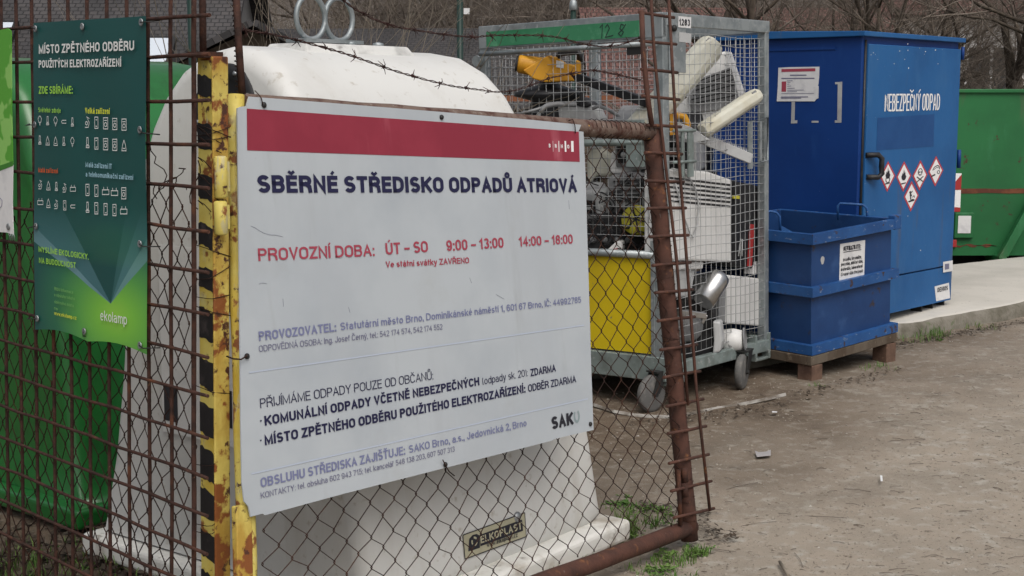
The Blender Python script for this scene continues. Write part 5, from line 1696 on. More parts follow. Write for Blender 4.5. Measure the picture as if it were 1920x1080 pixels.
def diamond(cx, cy, kind):
    q = [(cx + 1, cy - 29), (cx + 14.5, cy - 2), (cx - 1, cy + 29), (cx - 14, cy + 1)]
    mb = MB(); patch(mb, q, DP, dn, .0012)
    d_ = mb.build('hazard_diamond', 'hz_red', door)
    k = .80
    mb = MB(); patch(mb, [(cx + (x - cx) * k, cy + (y - cy) * k) for x, y in q], DP, dn, .0020); mb.build('diamond_field', 'white_ink', d_)
    mb = MB()
    A = on(cx, cy, DP, dn)
    ex_ = (on(cx + 10, cy, DP, dn) - A) / 10
    ex_ = bu * ((on(cx + 10, cy, DP, dn) - A).dot(bu) / 10)
    ez = Z * ((on(cx, cy - 10, DP, dn) - A).z / 10)
    P = lambda x, y, o=.0030: A + ex_ * x + ez * y + dn * o
    fr = lambda x, y, dz=0: P(x, y, .003 + dz)
    flame = [(-3.2, -6), (-4.6, -1), (-3.2, 2), (-2.6, 6), (-1.2, 3), (-.2, 13), (1.2, 5), (2.6, 8), (3, 2), (4.6, -1), (3.2, -6), (1.2, -8), (-1.2, -8)]
    # ribbons here work in unit vectors scaled by pixel size
    def rib(pts, w): 
        vs = []
        for (x0, y0), (x1, y1) in zip(pts[:-1], pts[1:]):
            l = math.hypot(x1 - x0, y1 - y0) or 1
            nx_, ny_ = -(y1 - y0) / l * w, (x1 - x0) / l * w
            _zi[0] = (_zi[0] + 1) % 12
            o = .003 + .00005 * _zi[0]
            mb.sheet([P(x0 + nx_, y0 + ny_, o), P(x1 + nx_, y1 + ny_, o), P(x1 - nx_, y1 - ny_, o), P(x0 - nx_, y0 - ny_, o)])
    circ = lambda x, y, rx, ry: [(x + rx * math.cos(R(a)), y + ry * math.sin(R(a))) for a in range(0, 361, 30)]
    if kind in (0, 1):
        mb.sheet([P(x, y + (4 if kind == 0 else 1)) for x, y in flame])
        rib([(-4.5, -13.5), (4, -12)], 1.1)
        if kind == 0: rib(circ(0, -6, 3.6, 5.5), .7)
    elif kind == 2:
        rib(circ(0, 7, 3.8, 6), .6)
        mb.sheet([P(x, y, .0033) for x, y in [(-2.6, 5), (-.6, 5), (-.8, 8), (-2.4, 8)]]); mb.sheet([P(x, y, .0034) for x, y in [(2.6, 5), (.6, 5), (.8, 8), (2.4, 8)]])
        rib([(-6, -12), (6, -2)], .9); rib([(-6, -2), (6, -12)], .9); rib([(-2, 1), (2, 1)], 1)
    elif kind == 3:
        rib([(-8, -9), (-1, -6)], 1.4); rib([(-6, 2), (-3, 8), (3, 11), (6, 8), (7, 3)], .7); rib(circ(5, -2, 2.4, 3), .6); rib([(-4, 3), (1, 7), (5, 6)], .5)
    else:
        rib([(-1.5, 10), (-1, -6)], 1.0); rib([(-1.2, 3), (-4, 9)], .6); rib([(-1.2, 5), (2, 10)], .6); rib([(-3, 2), (1, 2)], 1.4)
        mb.sheet([P(x, y) for x, y in [(-6, -9), (-1, -7), (2, -5), (6, -6), (6, -9), (-4, -11)]]); rib([(2, -2), (5, 1), (6, -3)], .6)
    mb.build('hazard_symbol', 'ink', d_)
for a in [(1664, 331, 0), (1694, 331, 1), (1724.5, 329, 2), (1754, 321, 3), (1708, 368, 4)]:
    diamond(*a)
mb = MB(); patch(mb, [(1768, 491), (1786, 488), (1786, 508), (1768, 511)], DP, dn, .0015); l1 = mb.build('data_label', 'paper', door)
mb = MB(); patch(mb, [(1771, 495), (1779, 494), (1779, 504), (1771, 506)], DP, dn, .0025); mb.build('label_print', 'ink_grey', l1)
SKP = bq(0, dpt + .004, 0)
mb = MB(); patch(mb, [(1752, 537), (1779, 530), (1781, 559), (1755, 565)], SKP, dn, .0015); l2 = mb.build('maker_label', 'paper', cab)
mb = MB(); write(mb, 'DENIOS', (1757, 548), (1777, 543.5), 8.5, SKP, dn, .2, .0025); mb.build('label_lettering', 'ink', l2)
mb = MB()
mb.tube([bq(OV + .035, OV - .004, .22), bq(OV + .035, OV - .004, BH - .05)], .009, 6)  # dark strip standing in for the shade in the recess beside the door
mb.build('door_recess_shade', 'dark_app', cab)
# notice and old tape marks on its dark side
LP = bq(OV, 0, 0); ln = -bu
nt2 = thing('paper_notice', 'white printed notice with a red bar taped on the dark side of the blue cabinet', 'notice', tuple(on(1497, 187, LP, ln)))
mb = MB()
plate(mb, [(1460, 127), (1480, 126), (1537, 125), (1536.5, 141), (1535, 158), (1534, 160), (1535.5, 162), (1535, 184), (1531, 186), (1528, 190), (1498, 190), (1457, 190), (1459, 160)], LP, ln, .004, .0015)
mb.build('sheet', 'paper', nt2)
mb = MB(); patch(mb, [(1466, 129.5), (1529.5, 128), (1529.5, 133.6), (1466, 135)], LP, ln, .0048); patch(mb, [(1466.5, 153), (1475, 152.5), (1474.5, 172), (1466, 172)], LP, ln, .0048); mb.build('red_bar', 'ink_red', nt2)
mb = MB()
for (y, x0, x1, hh_) in [(140, 1482, 1513, 2.2), (146, 1466, 1528, 2), (151, 1476, 1487, 1.3), (154.5, 1477, 1483, 1), (157.5, 1477, 1481, 1), (161, 1477, 1484, 1), (165, 1477, 1491, 1), (168.5, 1477, 1508, 1), (171.5, 1477, 1495, 1), (175, 1466, 1527, .9), (181, 1465, 1516, 1.8), (183.5, 1465, 1503, 1.4)]:
    patch(mb, [(x0, y), (x1, y - .3), (x1, y - .3 + hh_), (x0, y + hh_)], LP, ln, .0052)
mb.build('print_line', 'ink_grey', nt2)
mb = MB()
for q in [[(1484.5, 190.5), (1491, 190.5), (1490, 230), (1483.5, 230)], [(1483.5, 226), (1495.5, 225.5), (1495, 231), (1483, 231.5)], [(1571, 154), (1579.5, 153), (1578, 230), (1570, 230)], [(1566, 154), (1571, 153.8), (1571, 158), (1566, 158)], [(1565.5, 225.5), (1571, 225.5), (1571, 230), (1565.5, 230)], [(1522, 226.5), (1535, 226.5), (1535, 230), (1522, 230)]]:
    mb = MB()
    patch(mb, q, LP, ln, .0015 + .0003 * random.random())
    mb.build('tape_residue', 'lightgrey_app', cab)

# ------------------------------------------------------------------ BLUE TRAY on its pallet
ty = .735
TC = at(1526, 440, 7.77); TB = at(1523, 668, 7.77)
tilt = .050
tu = V((math.cos(ty), math.sin(ty), tilt)).normalized(); tv = V((-math.sin(ty), math.cos(ty), .01)).normalized()
tw = tu.cross(tv).normalized()
TH = (TC.z - TB.z); TW, TD = .86, .88
def tq(a, b, c): return TB + tu * a + tv * b + tw * c
tray = thing('steel_skip_bin', 'blue open steel tray bin with a white list label, on a wooden pallet', 'waste bin', tuple(TB))
ins = .035
def ring_bar(mb, z, hgt, out):
    o = ins - out
    L_, D_ = TW - 2 * o, TD - 2 * o
    w_ = out
    mb.box(tq(o, o, z), tu * L_, tv * w_, tw * hgt)
    mb.box(tq(o, o + D_ - w_, z), tu * L_, tv * w_, tw * hgt)
    mb.box(tq(o, o + w_, z), tu * w_, tv * (D_ - 2 * w_), tw * hgt)
    mb.box(tq(o + L_ - w_, o + w_, z), tu * w_, tv * (D_ - 2 * w_), tw * hgt)
mb = MB()
wt2 = .006
L_, D_ = TW - 2 * ins, TD - 2 * ins
mb.box(tq(ins, ins, .0), tu * L_, tv * wt2, tw * TH)
mb.box(tq(ins, ins + D_ - wt2, .0), tu * L_, tv * wt2, tw * TH)
mb.box(tq(ins, ins + wt2, .0), tu * wt2, tv * (D_ - 2 * wt2), tw * TH)
mb.box(tq(ins + L_ - wt2, ins + wt2, .0), tu * wt2, tv * (D_ - 2 * wt2), tw * TH)
mb.box(tq(ins + wt2, ins + wt2, .02), tu * (L_ - 2 * wt2), tv * (D_ - 2 * wt2), tw * .01)
mb.build('shell', 'tray_blue', tray)
for nm, z, hg in (('top_rim', TH - .055, .058), ('middle_rib', TH * .5 - .01, .055), ('bottom_rib', .002, .055)):
    mb = MB(); ring_bar(mb, z, hg, ins); mb.build(nm, 'tray_rim', tray, bevel=.004)
mb = MB()
mb.box(tq(TW - .055, -.004, TH - .06), tu * .07, tv * .05, tw * .085)
mb.box(tq(TW * .80, -.002, TH - .005), tu * .02, tv * .02, tw * .012)
mb.build('corner_lug', 'tray_rim', tray, bevel=.006)
for (pts, Y) in [([(1571, 412), (1571, 386), (1575, 381), (1617, 384), (1625, 390), (1627, 414)], 8.48), ([(1425, 400), (1445, 396), (1456, 399), (1462, 406), (1463, 432)], 7.98)]:
    mb = MB()
    mb.tube([at(x, y, Y) for x, y in pts], .0075, 8)
    a_, b_ = at(pts[-1][0], pts[-1][1] - 10, Y), at(pts[-1][0] + 22, pts[-1][1] + 2, Y)
    mb.prism([a_ - Z * .0, b_, b_ - Z * .03, a_ - Z * .06], V((0, .006, 0)))
    mb.build('lifting_handle', 'tray_rim', tray)
TP = tq(0, ins, 0); tn = -tv
mb = MB(); patch(mb, [(1575, 457.5), (1622, 450), (1620, 518.5), (1573, 527.5)], TP, tn, .001); lb_ = mb.build('list_label', 'paper', tray)
mb = MB()
for (s_, p0, p1, hp_, w_) in [('NEVHAZUJTE:', (1581, 470.5), (1614, 465.5), 8.5, .2), ('zrcadla, keramiku,', (1580, 490), (1615, 484), 6.5, .15), ('porcelán, mléčné sklo,', (1576.5, 499), (1617.5, 492), 6.5, .15), ('drátosklo, laboratorní', (1576, 508.5), (1617, 501), 6.5, .15), ('či varné sklo (tvrzené)', (1576, 518), (1617.5, 510.5), 6.5, .15)]:
    write(mb, s_, p0, p1, hp_, TP, tn, w_, .0025)
fr, w_, *_r = frame_px((1581, 472.8), (1614, 467.8), TP, tn, .0025)
ribbon(mb, [(0, 0), (w_, 0)], .0018, fr)
mb.build('label_lettering', 'ink', lb_)
mb = MB()
A = on(1542, 488, TP, tn) + tn * .001
mb.sheet([A + tu * .018 * math.cos(a) * (1 + .2 * math.sin(a * 3)) + tw * .024 * math.sin(a) for a in [k * .5 for k in range(12)]])
mb.build('paint_blotch', 'lightgrey_app', tray)

pal = thing('wooden_pallet', 'worn wooden pallet with rusty frame under the blue steel tray', 'pallet', (TB.x, TB.y, 0))
mb = MB()
mb.box(tq(-.01, -.0, -.055), tu * (TW + .01), tv * .03, tw * .052)
mb.box(tq(-.01, .032, -.055), tu * .03, tv * (TD - .03), tw * .052)
mb.box(tq(TW - .03, .032, -.055), tu * .03, tv * (TD - .03), tw * .052)
mb.build('top_frame', 'wood', pal, bevel=.003)
mb = MB()
for b in (.05, .22, .39, .56, .73):
    MB().box(tq(.025, b, -.05), tu * (TW - .06), tv * .11, tw * .02).build('deck_board', 'wood', pal, bevel=.003)
for a in (.0, .36, TW - .115):
    for b in (.0, TD - .11):
        if (a == .36 and b == 0): continue
        top = tq(a, b, -.056)
        zg = gz(top.x, top.y) - .01
        MB().box((top.x, top.y, zg), V((tu.x, tu.y, 0)) * .10, V((tv.x, tv.y, 0)) * .10, Z * (top.z - zg)).build('pallet_block', 'wood_rust', pal, bevel=.004)
for b in (TD - .1,):
    A = tq(.0, b, -.056); A.z = gz(A.x, A.y) + .004
    MB().box(A, V((tu.x, tu.y, .03)) * TW, V((tv.x, tv.y, 0)) * .09, Z * .02).build('runner', 'wood', pal)

# ------------------------------------------------------------------ GREEN SKIP beyond the pad
SY = 13.25
sx = lambda px: (px - 960) / F * SY
szz = lambda py: at(960, py, SY).z
skip = thing('green_skip', 'big green steel skip with a rust band, beyond the concrete pad', 'skip', (5.8, SY + 1, gz(5.8, SY)))
X0, X1 = sx(1700), sx(2330)
ztop, zbot = szz(168), szz(479)
mb = MB()
mb.box((X0, SY, zbot), (X1 - X0, 0, 0), (0, .006, 0), (0, 0, ztop - zbot))
mb.box((X0, SY + .007, zbot), (.006, 0, 0), (0, 2.1, 0), (0, 0, ztop - zbot))
mb.box((X1 - .006, SY + .007, zbot), (.006, 0, 0), (0, 2.1, 0), (0, 0, ztop - zbot))
mb.box((X0, SY + 2.11, zbot), (X1 - X0, 0, 0), (0, .006, 0), (0, 0, ztop - zbot))
mb.box((X0 + .007, SY + .007, zbot + .01), (X1 - X0 - .02, 0, 0), (0, 2.09, 0), (0, 0, .02))
mb.build('walls', 'green_skip', skip)
for y_ in (SY - .03, SY + 2.12):
    MB().box((X0 - .02, y_, ztop - .03), (X1 - X0 + .04, 0, 0), (0, .03, 0), (0, 0, .035)).build('top_lip', 'green_skip', skip, bevel=.006)
mb = MB()
n_ = 30
pts = []
for i in range(n_ + 1):
    x = X0 + (X1 - X0) * i / n_
    pts.append((x, szz(353.5) + .012 * noise.noise(V((x * 4, 0, 0)))))
q = [V((x, SY - .004, z)) for x, z in pts] + [V((x, SY - .004, szz(362.5) + .014 * noise.noise(V((x * 5, 3, 0))))) for x, z in pts[::-1]]
mb.prism(q, V((0, .003, 0)))
mb.prism([V((sx(1796 + i * 7), SY - .003, szz(459 + 2 * math.sin(i * 1.3)))) for i in range(12)] + [V((sx(1796 + i * 7), SY - .003, szz(462 + 2.5 * math.sin(i * 1.7)))) for i in range(11, -1, -1)], V((0, .002, 0)))
mb.build('rust_band', 'rust_band', skip)
for (xt, xb) in ((1985, 1867), (2260, 2150)):
    mb = MB()
    mb.prism([V((sx(xb), SY - .10, szz(478))), V((sx(xb + 18), SY - .10, szz(478))), V((sx(xt + 20), SY - .002, szz(260))), V((sx(xt), SY - .002, szz(260)))], V((0, -.07, .0)))
    mb.prism([V((sx(xb), SY - .17, szz(477))), V((sx(xb + 15), SY - .17, szz(477))), V((sx(xb + 15), SY - .17, szz(496))), V((sx(xb), SY - .17, szz(492)))], V((0, .4, 0)))
    mb.build('brace', 'green_skip', skip, bevel=.008)
mb = MB()
for (a, b) in ((1755, 1864), (2020, 2300)):
    MB().box((sx(a), SY + .35, gz(5, SY) - .02), (sx(b) - sx(a), 0, 0), (0, .15, 0), (0, 0, zbot - gz(5, SY) + .02)).build('runner', 'dark_metal', skip)
mb = MB()
mb.box((sx(1790), SY - .04, szz(446)), (sx(1826) - sx(1790), 0, 0), (0, .038, 0), (0, 0, szz(398) - szz(446)))
bxo = mb.build('document_box', 'green_skip', skip, bevel=.008)
mb = MB()
mb.box((sx(1796), SY - .0435, szz(436.5)), (sx(1820) - sx(1796), 0, 0), (0, .003, 0), (0, 0, szz(404) - szz(436.5)))
mb.build('paper_sheet', 'paper', bxo)
mb = MB()
for (ya, yb, m_) in [(325, 397, 0)]:
    mb.box((sx(1786), SY - .007, szz(yb)), (sx(1801) - sx(1786), 0, 0), (0, .004, 0), (0, 0, szz(ya) - szz(yb)))
rs = mb.build('reflector_strip', 'white_ink', skip)
mb = MB()
for (y0, y1, y2, y3) in [(330, 345, 356, 356), (392, 388, 397, 397)]:
    mb.sheet([V((sx(1786), SY - .0085, szz(y1))), V((sx(1801), SY - .0085, szz(y0 - 3))), V((sx(1801), SY - .0085, szz(y2))), V((sx(1786), SY - .0085, szz(y3)))])
mb.build('red_stripe', 'red', rs)
mb = MB()
mb.box((sx(1784), SY - .03, szz(463)), (sx(1796) - sx(1784), 0, 0), (0, .026, 0), (0, 0, szz(449) - szz(463)))
mb.build('tail_marker', 'red', skip, bevel=.005)

# ------------------------------------------------------------------ things lying about the yard
es = MB()
pts = [(1090, 752), (1115, 764), (1150, 775), (1190, 781), (1225, 784), (1265, 784), (1300, 778), (1340, 768), (1390, 760), (1440, 752), (1475, 743)]
P_ = [gnd(x + random.uniform(-3, 3), y + random.uniform(-1.2, 1.2)) + Z * random.uniform(.004, .014) for x, y in pts]
vs = []
for p in P_:
    vs += [p + V((0, -.012, -.006)), p + V((0, .012, .006)), p + V((0, .02, -.012))]
fs = []
for i in range(len(P_) - 1):
    for j in range(2):
        fs.append((i * 3 + j, i * 3 + j + 1, (i + 1) * 3 + j + 1, (i + 1) * 3 + j))
es.add(vs, fs)
MT['mat_edge'] = mat('mat_edge', (.30, .285, .26), .85, 0, [((.13, .11, .09), 7, .42, .55, 6)])
tag(es.build('floor_mat_edge', 'mat_edge'), 'pale curled edge of a mat half buried under the cage trolley', 'mat')
MT['plastic_film'] = mat('plastic_film', (.38, .36, .36), .35)
def scrap(name, label, cat, pts, m_, lift=.012, curl=.01, group=None):
    c = [gnd(x, y) + Z * (lift + random.uniform(0, curl)) for x, y in pts]
    mb = MB(); mb.prism(c, Z * -.0016)
    tag(mb.build(name, m_), label, cat, group)
scrap('plastic_scrap', 'clear crumpled plastic scrap on the dirt track beside the gate', 'litter', [(1415, 851), (1422, 853), (1436, 853), (1445, 850), (1445, 861), (1430, 863), (1419, 863)], 'plastic_film', .012, .008)
scrap('paper_scrap', 'small white paper scrap near the mat edge', 'litter', [(1447, 778), (1457, 776), (1457, 780), (1448, 781)], 'paper')
scrap('paper_scrap', 'narrow white strip standing out mid track', 'litter', [(1650, 898), (1654, 898), (1655, 908), (1651, 908)], 'paper')
mb = MB(); mb.tube([gnd(1462, 1060) + Z * .012, gnd(1478, 1090) + Z * .02], .006, 6)
tag(mb.build('wood_stick', 'twig_pale'), 'pale broken stick on the dirt at the bottom edge', 'stick')
# grit, needles and chips trodden into the dirt
rr = random.Random(5)
mb = MB()
def chip(p, s, flat=.55):
    a = rr.uniform(0, 6.28)
    x = V((math.cos(a), math.sin(a), rr.uniform(-.2, .2))) * s
    y = V((-math.sin(a), math.cos(a), rr.uniform(-.2, .2))) * s * rr.uniform(.5, .9)
    z = Z * s * flat
    mb.add([p + x, p + y, p - x * .9, p - y, p + z + x * .2, p - z], [(0, 1, 4), (1, 2, 4), (2, 3, 4), (3, 0, 4), (1, 0, 5), (2, 1, 5), (3, 2, 5), (0, 3, 5)])
for i in range(3600):
    px, py = rr.uniform(1090, 1960), 620 + 500 * rr.random() ** 1.2
    p = gnd(px, py)
    if p.y > 11.5: continue
    b = .016 * (noise.noise(V((p.x * 1.3, p.y * 1.3, 0)))) + .007 * noise.noise(V((p.x * 5, p.y * 5, 3)))
    chip(p + Z * (b + .001), rr.choice([.002, .003, .003, .004, .005, .006, .009]))
tag(mb.build('gravel', 'pebble'), 'loose grit and pebbles scattered over the dirt track', 'gravel', kind='stuff')
mb = MB()
for i in range(260):
    px, py = rr.uniform(1150, 1960), 640 + 480 * rr.random()
    p = gnd(px, py)
    if p.y > 11: continue
    b = .016 * (noise.noise(V((p.x * 1.3, p.y * 1.3, 0)))) + .007 * noise.noise(V((p.x * 5, p.y * 5, 3)))
    a = rr.uniform(-.6, .6) if rr.random() < .7 else rr.uniform(0, 6.28)
    l = rr.uniform(.008, .032) if rr.random() < .95 else rr.uniform(.05, .10)
    d = V((math.cos(a), math.sin(a), rr.uniform(-.1, .1)))
    p = p + Z * (b + .004)
    mb.tube([p - d * l, p + V((rr.uniform(-.005, .005), rr.uniform(-.005, .005), .003)), p + d * l], rr.uniform(.0008, .0017), 3)
tag(mb.build('twig_debris', 'twig'), 'dry twigs and needles strewn over the dirt', 'twigs', kind='stuff')
# grass round the gate foot, along the pad, and weeds behind the fence
mb = MB()
def tuft(px, py, n, hgt, spread):
    c = gnd(px, py)
    for i in range(n):
        a = rr.uniform(0, 6.28); r_ = spread * math.sqrt(rr.random())
        p = c + V((math.cos(a) * r_, math.sin(a) * r_ * .8, 0))
        p.z = gz(p.x, p.y) - .004
        h_ = hgt * rr.uniform(.35, 1.1); l = rr.uniform(.1, .9) * h_
        b = rr.uniform(0, 6.28); d = V((math.cos(b), math.sin(b), 0)); s_ = V((-d.y, d.x, 0)) * rr.uniform(.0013, .0028)
        q1 = p + d * l * .35 + Z * h_ * .62; q2 = p + d * l + Z * h_ * rr.uniform(.75, 1)
        mb.add([p - s_, p + s_, q1 + s_ * .8, q1 - s_ * .8, q2], [(0, 1, 2, 3), (3, 2, 4)])
for t_ in [(1172, 1004, 80, .13, .045), (1150, 1020, 40, .09, .04), (1165, 952, 70, .03, .09), (1225, 955, 60, .03, .08), (1235, 978, 60, .035, .09), (1205, 985, 25, .06, .06), (1262, 1052, 130, .035, .08), (1305, 1036, 130, .035, .055), (1215, 1066, 40, .035, .08), (1240, 1080, 60, .03, .09), (1285, 1090, 60, .03, .09),
           (1750, 632, 70, .09, .10), (1765, 628, 30, .07, .08), (1720, 640, 40, .07, .12), (1650, 690, 40, .04, .12), (1530, 725, 30, .03, .05), (1840, 615, 40, .05, .12), (1000, 1100, 60, .08, .10), (1060, 1060, 90, .08, .10)]:
    tuft(*t_)
def rosette(px, py, n, r_):
    c = gnd(px, py)
    for i in range(n):
        a = rr.uniform(0, 6.28); d = V((math.cos(a), math.sin(a), 0)); s2 = V((-d.y, d.x, 0))
        l = r_ * rr.uniform(.5, 1.1); up = rr.uniform(.2, .9)
        p0 = c + V((rr.uniform(-.02, .02), rr.uniform(-.02, .02), .004)); p1 = p0 + d * l * .5 + Z * l * up * .5; p2 = p0 + d * l + Z * l * up * .45
        mb.add([p0, p1 + s2 * l * .22, p2, p1 - s2 * l * .22], [(0, 1, 2), (0, 2, 3)])
for i in range(46):
    px, py = rr.choice([(1165, 950), (1215, 958), (1245, 975), (1265, 1050), (1310, 1035), (1225, 1075), (1755, 630), (1190, 1000)])
    rosette(px + rr.gauss(0, 22), py + rr.gauss(0, 9), rr.randint(6, 11), rr.uniform(.018, .04))
for i in range(60):
    tuft(rr.uniform(-80, 370), rr.uniform(1020, 1220), 14, .08, .10)
tag(mb.build('grass', 'grass', loc=(0, 0, 0)), 'green grass tufts and weeds at the gate foot and pad edge', 'grass', kind='stuff')
MT['leaf_litter'] = mat('leaf_litter', (.075, .056, .040), .85, 0, [((.045, .034, .025), 12, .42, .55, 3), ((.15, .12, .085), 20, .6, .66, 3)])
mb = MB()
for i in range(1500):
    p = gnd(rr.uniform(-120, 430), rr.uniform(985, 1260)) + Z * rr.uniform(.003, .05)
    a = rr.uniform(0, 6.28); s_ = rr.uniform(.012, .035)
    x = V((math.cos(a), math.sin(a), rr.uniform(-.4, .4))) * s_; y = V((-math.sin(a), math.cos(a), rr.uniform(-.4, .4))) * s_ * .6
    mb.sheet([p + x, p + y, p - x, p - y])
for (x0, y0, x1, y1, n_, sp_) in [(1670, 648, 1930, 600, 420, 5), (1500, 735, 1680, 690, 160, 9), (1180, 790, 1480, 752, 200, 10), (1310, 985, 1380, 1000, 90, 14), (1200, 940, 1330, 960, 120, 14)]:
    for i in range(n_):
        t_ = rr.random()
        p = gnd(x0 + (x1 - x0) * t_ + rr.gauss(0, 8), y0 + (y1 - y0) * t_ + abs(rr.gauss(0, sp_))) + Z * rr.uniform(.004, .018)
        a = rr.uniform(0, 6.28); s_ = rr.uniform(.005, .016)
        x = V((math.cos(a), math.sin(a), rr.uniform(-.4, .4))) * s_; y = V((-math.sin(a), math.cos(a), rr.uniform(-.4, .4))) * s_ * .5
        mb.sheet([p + x, p + y, p - x, p - y])
tag(mb.build('leaf_litter', 'leaf_litter'), 'dark leaf litter under the bar fence and along the pad edge', 'leaf litter', kind='stuff')

# ------------------------------------------------------------------ BACKGROUND: houses, sheds, van, rack
def roof_sheet(mb, a, b, c, d, th=.08):
    """tiled slope a-b eaves, d-c ridge; uv in metres"""
    a, b, c, d = V(a), V(b), V(c), V(d)
    n = (b - a).cross(d - a).normalized()
    if n.z < 0: n = -n
    L_, Hh = (b - a).length, (d - a).length
    o = len(mb.v)
    mb.prism([a, b, c, d], n * th)
    e = (b - a).normalized(); u_ = (d - a) - e * (d - a).dot(e); u_.normalize()
    for fi in range(len(mb.f) - 6, len(mb.f)):
        mb.uv[fi] = [((mb.v[i] - a).dot(e), (mb.v[i] - a).dot(u_)) for i in mb.f[fi]]
def house(name, label, cx, cy, yaw, L_, D_, zb, ze, zr, wall, tile, windows=(), skylights=(), chimney=None, hip=False, door=False):
    e = V((math.cos(yaw), math.sin(yaw), 0)); n = V((-e.y, e.x, 0))
    c = V((cx, cy, 0))
    q = lambda a, b, z: c + e * a + n * b + Z * z
    t = thing(name, label, 'house' if 'house' in name else 'shed', (cx, cy, zb))
    mb = MB()
    mb.box(q(-L_ / 2, -D_ / 2, zb), e * L_, n * D_, Z * (ze - zb))
    for s_ in (-1, 1):
        mb.prism([q(s_ * L_ / 2, -D_ / 2, ze), q(s_ * L_ / 2, D_ / 2, ze), q(s_ * L_ / 2, 0, zr - .05)], e * (-s_ * .2))
    mb.build('wall', wall, t)
    oh = .35
    dz = (zr - ze) / (D_ / 2) * oh
    mb = MB()
    for s_ in (-1, 1):
        roof_sheet(mb, q(-L_ / 2 - oh, s_ * (D_ / 2 + oh), ze - dz), q(L_ / 2 + oh, s_ * (D_ / 2 + oh), ze - dz), q(L_ / 2 + oh, s_ * .0, zr), q(-L_ / 2 - oh, s_ * .0, zr))
    rf = mb.build('roof', tile, t)
    sl = math.atan2(zr - ze, D_ / 2)
    for (a, f, w_, h_) in skylights:
        pz = ze + (zr - ze) * f
        pc_ = q(a, -D_ / 2 * (1 - f), pz)
        up = (n * math.cos(sl) + Z * math.sin(sl)); nn = (-n * math.sin(sl) + Z * math.cos(sl))
        mb = MB(); mb.cbox(pc_ + nn * .12, e * (w_ + .14), up * (h_ + .14), nn * .1)
        fo = mb.build('skylight', 'dark_metal', rf)
        mb = MB(); mb.cbox(pc_ + nn * .172, e * w_, up * h_, nn * .012); mb.build('pane', 'skylight', fo)
    for (a, z, w_, h_) in windows:
        mb = MB()
        P0 = q(a, -D_ / 2, z)
        for (da, dz2, ww, hh2) in ((0, h_ / 2, w_ + .16, .08), (0, -h_ / 2, w_ + .2, .08), (-w_ / 2, 0, .08, h_), (w_ / 2, 0, .08, h_), (0, 0, .06, h_)):
            mb.cbox(P0 + e * da + Z * dz2 - n * .03, e * ww, n * .06, Z * hh2)
        wo = mb.build('window', 'white_app', t)
        mb = MB(); mb.cbox(P0 - n * .008, e * w_, n * .012, Z * h_); mb.build('pane', 'glass_dark', wo)
    if door:
        a, z, w_, h_ = door
        mb = MB(); mb.cbox(q(a, -D_ / 2 - .006, z), e * w_, n * .01, Z * h_); mb.build('doorway', 'dark_app', t)
    if chimney:
        mb = MB(); mb.cbox(q(chimney, .6, zr + .1), e * .45, n * .45, Z * 1.2); mb.build('chimney', 'wall_grey', rf)
    return t
house('tiled_house', 'dark-tiled house with roof windows behind the bar fence', -9.4, 26.5, .04, 8.6, 8.5, -2.2, 1.4, 4.6, 'wall_grey', 'tile_dark', skylights=((.35, .36, .22, .75), (.75, .36, .30, .75), (3.35, .28, .5, .7)), windows=((-3, .0, 1, 1), (1.5, .0, 1, 1)))
house('long_shed', 'long low dark-roofed shed running behind the white container', -2.1, 31.0, -.05, 6.6, 6.5, -2.8, 1.55, 3.1, 'wall_grey', 'tile_dark', windows=((-3, -.6, 1.2, .9),))
house('garden_shed', 'small gabled timber shed with a dark open front', -3.62, 19.2, math.pi / 2 + .25, 3.0, 2.3, -.6, 1.95, 2.52, 'wood', 'tile_dark', door=None)
mb = MB()
A = at(398, 130, 17.55)
gs_ = MB()
gs_.prism([at(x, y, 17.5) for x, y in [(396, 140), (396, 86), (445, 62), (524, 88), (524, 140)]], V((0, .02, 0)))
house('red_house', 'house with weathered red tiled roof seen through the cage trolley', 4.35, 28.0, .03, 5.4, 10.5, -3.6, -.1, 3.35, 'wall_white', 'tile_red', windows=((-1.5, -1.4, 1, 1.1), (1.5, -1.4, 1, 1.1)))
house('white_house', 'white-walled house with red roof glimpsed through branches above the skip', 14.9, 36.0, -.10, 11.6, 8.0, -3.5, 3.75, 6.9, 'wall_white', 'tile_red', windows=((-3.6, 2.3, 1.1, 1.1), (-1.2, 2.3, 1.1, 1.1), (1.6, 2.3, 1.1, 1.1), (3.6, 2.3, .9, 1.1)))
van = thing('white_van', 'white van parked beyond the cage trolley', 'van', (-1.2, 15.4, 0))
vx0, vx1, vy = -3.6, .78, 14.6
mb = MB()
side = [(0, .38), (0, 1.62), (.10, 1.78), (3.1, 1.80), (3.45, 1.70), (3.85, 1.12), (4.3, .98), (4.38, .85), (4.38, .38)]
mb.prism([V((vx0 + a, vy, z)) for a, z in side], V((0, 1.8, 0)))
mb.build('body', 'white_app', van, bevel=.05, seg=3)
mb = MB()
mb.prism([V((vx0 + a, vy - .004, z)) for a, z in [(2.4, 1.15), (2.4, 1.62), (3.2, 1.62), (3.6, 1.15)]], V((0, .003, 0)))
mb.build('side_window', 'glass_dark', van)
for a in (.75, 3.5):
    mb = MB(); mb.lathe(V((vx0 + a, vy - .02, .33)), V((0, 1, 0)), [(.2, 0), (.32, .0), (.33, .03), (.33, .2)], 24); mb.build('wheel', 'wheel_grey', van)
rack = thing('storage_rack', 'long low storage rack with orange beams behind the cage trolley', 'rack', (1.2, 11.6, gz(1, 11.6)))
RY = 11.6
for x in (-.6, .35, 1.3, 2.25):
    for y in (0, .8):
        MB().box((x, RY + y, gz(x, RY)), (.07, 0, 0), (0, .06, 0), (0, 0, 1.72 - gz(x, RY))).build('rack_post', 'dark_metal', rack)
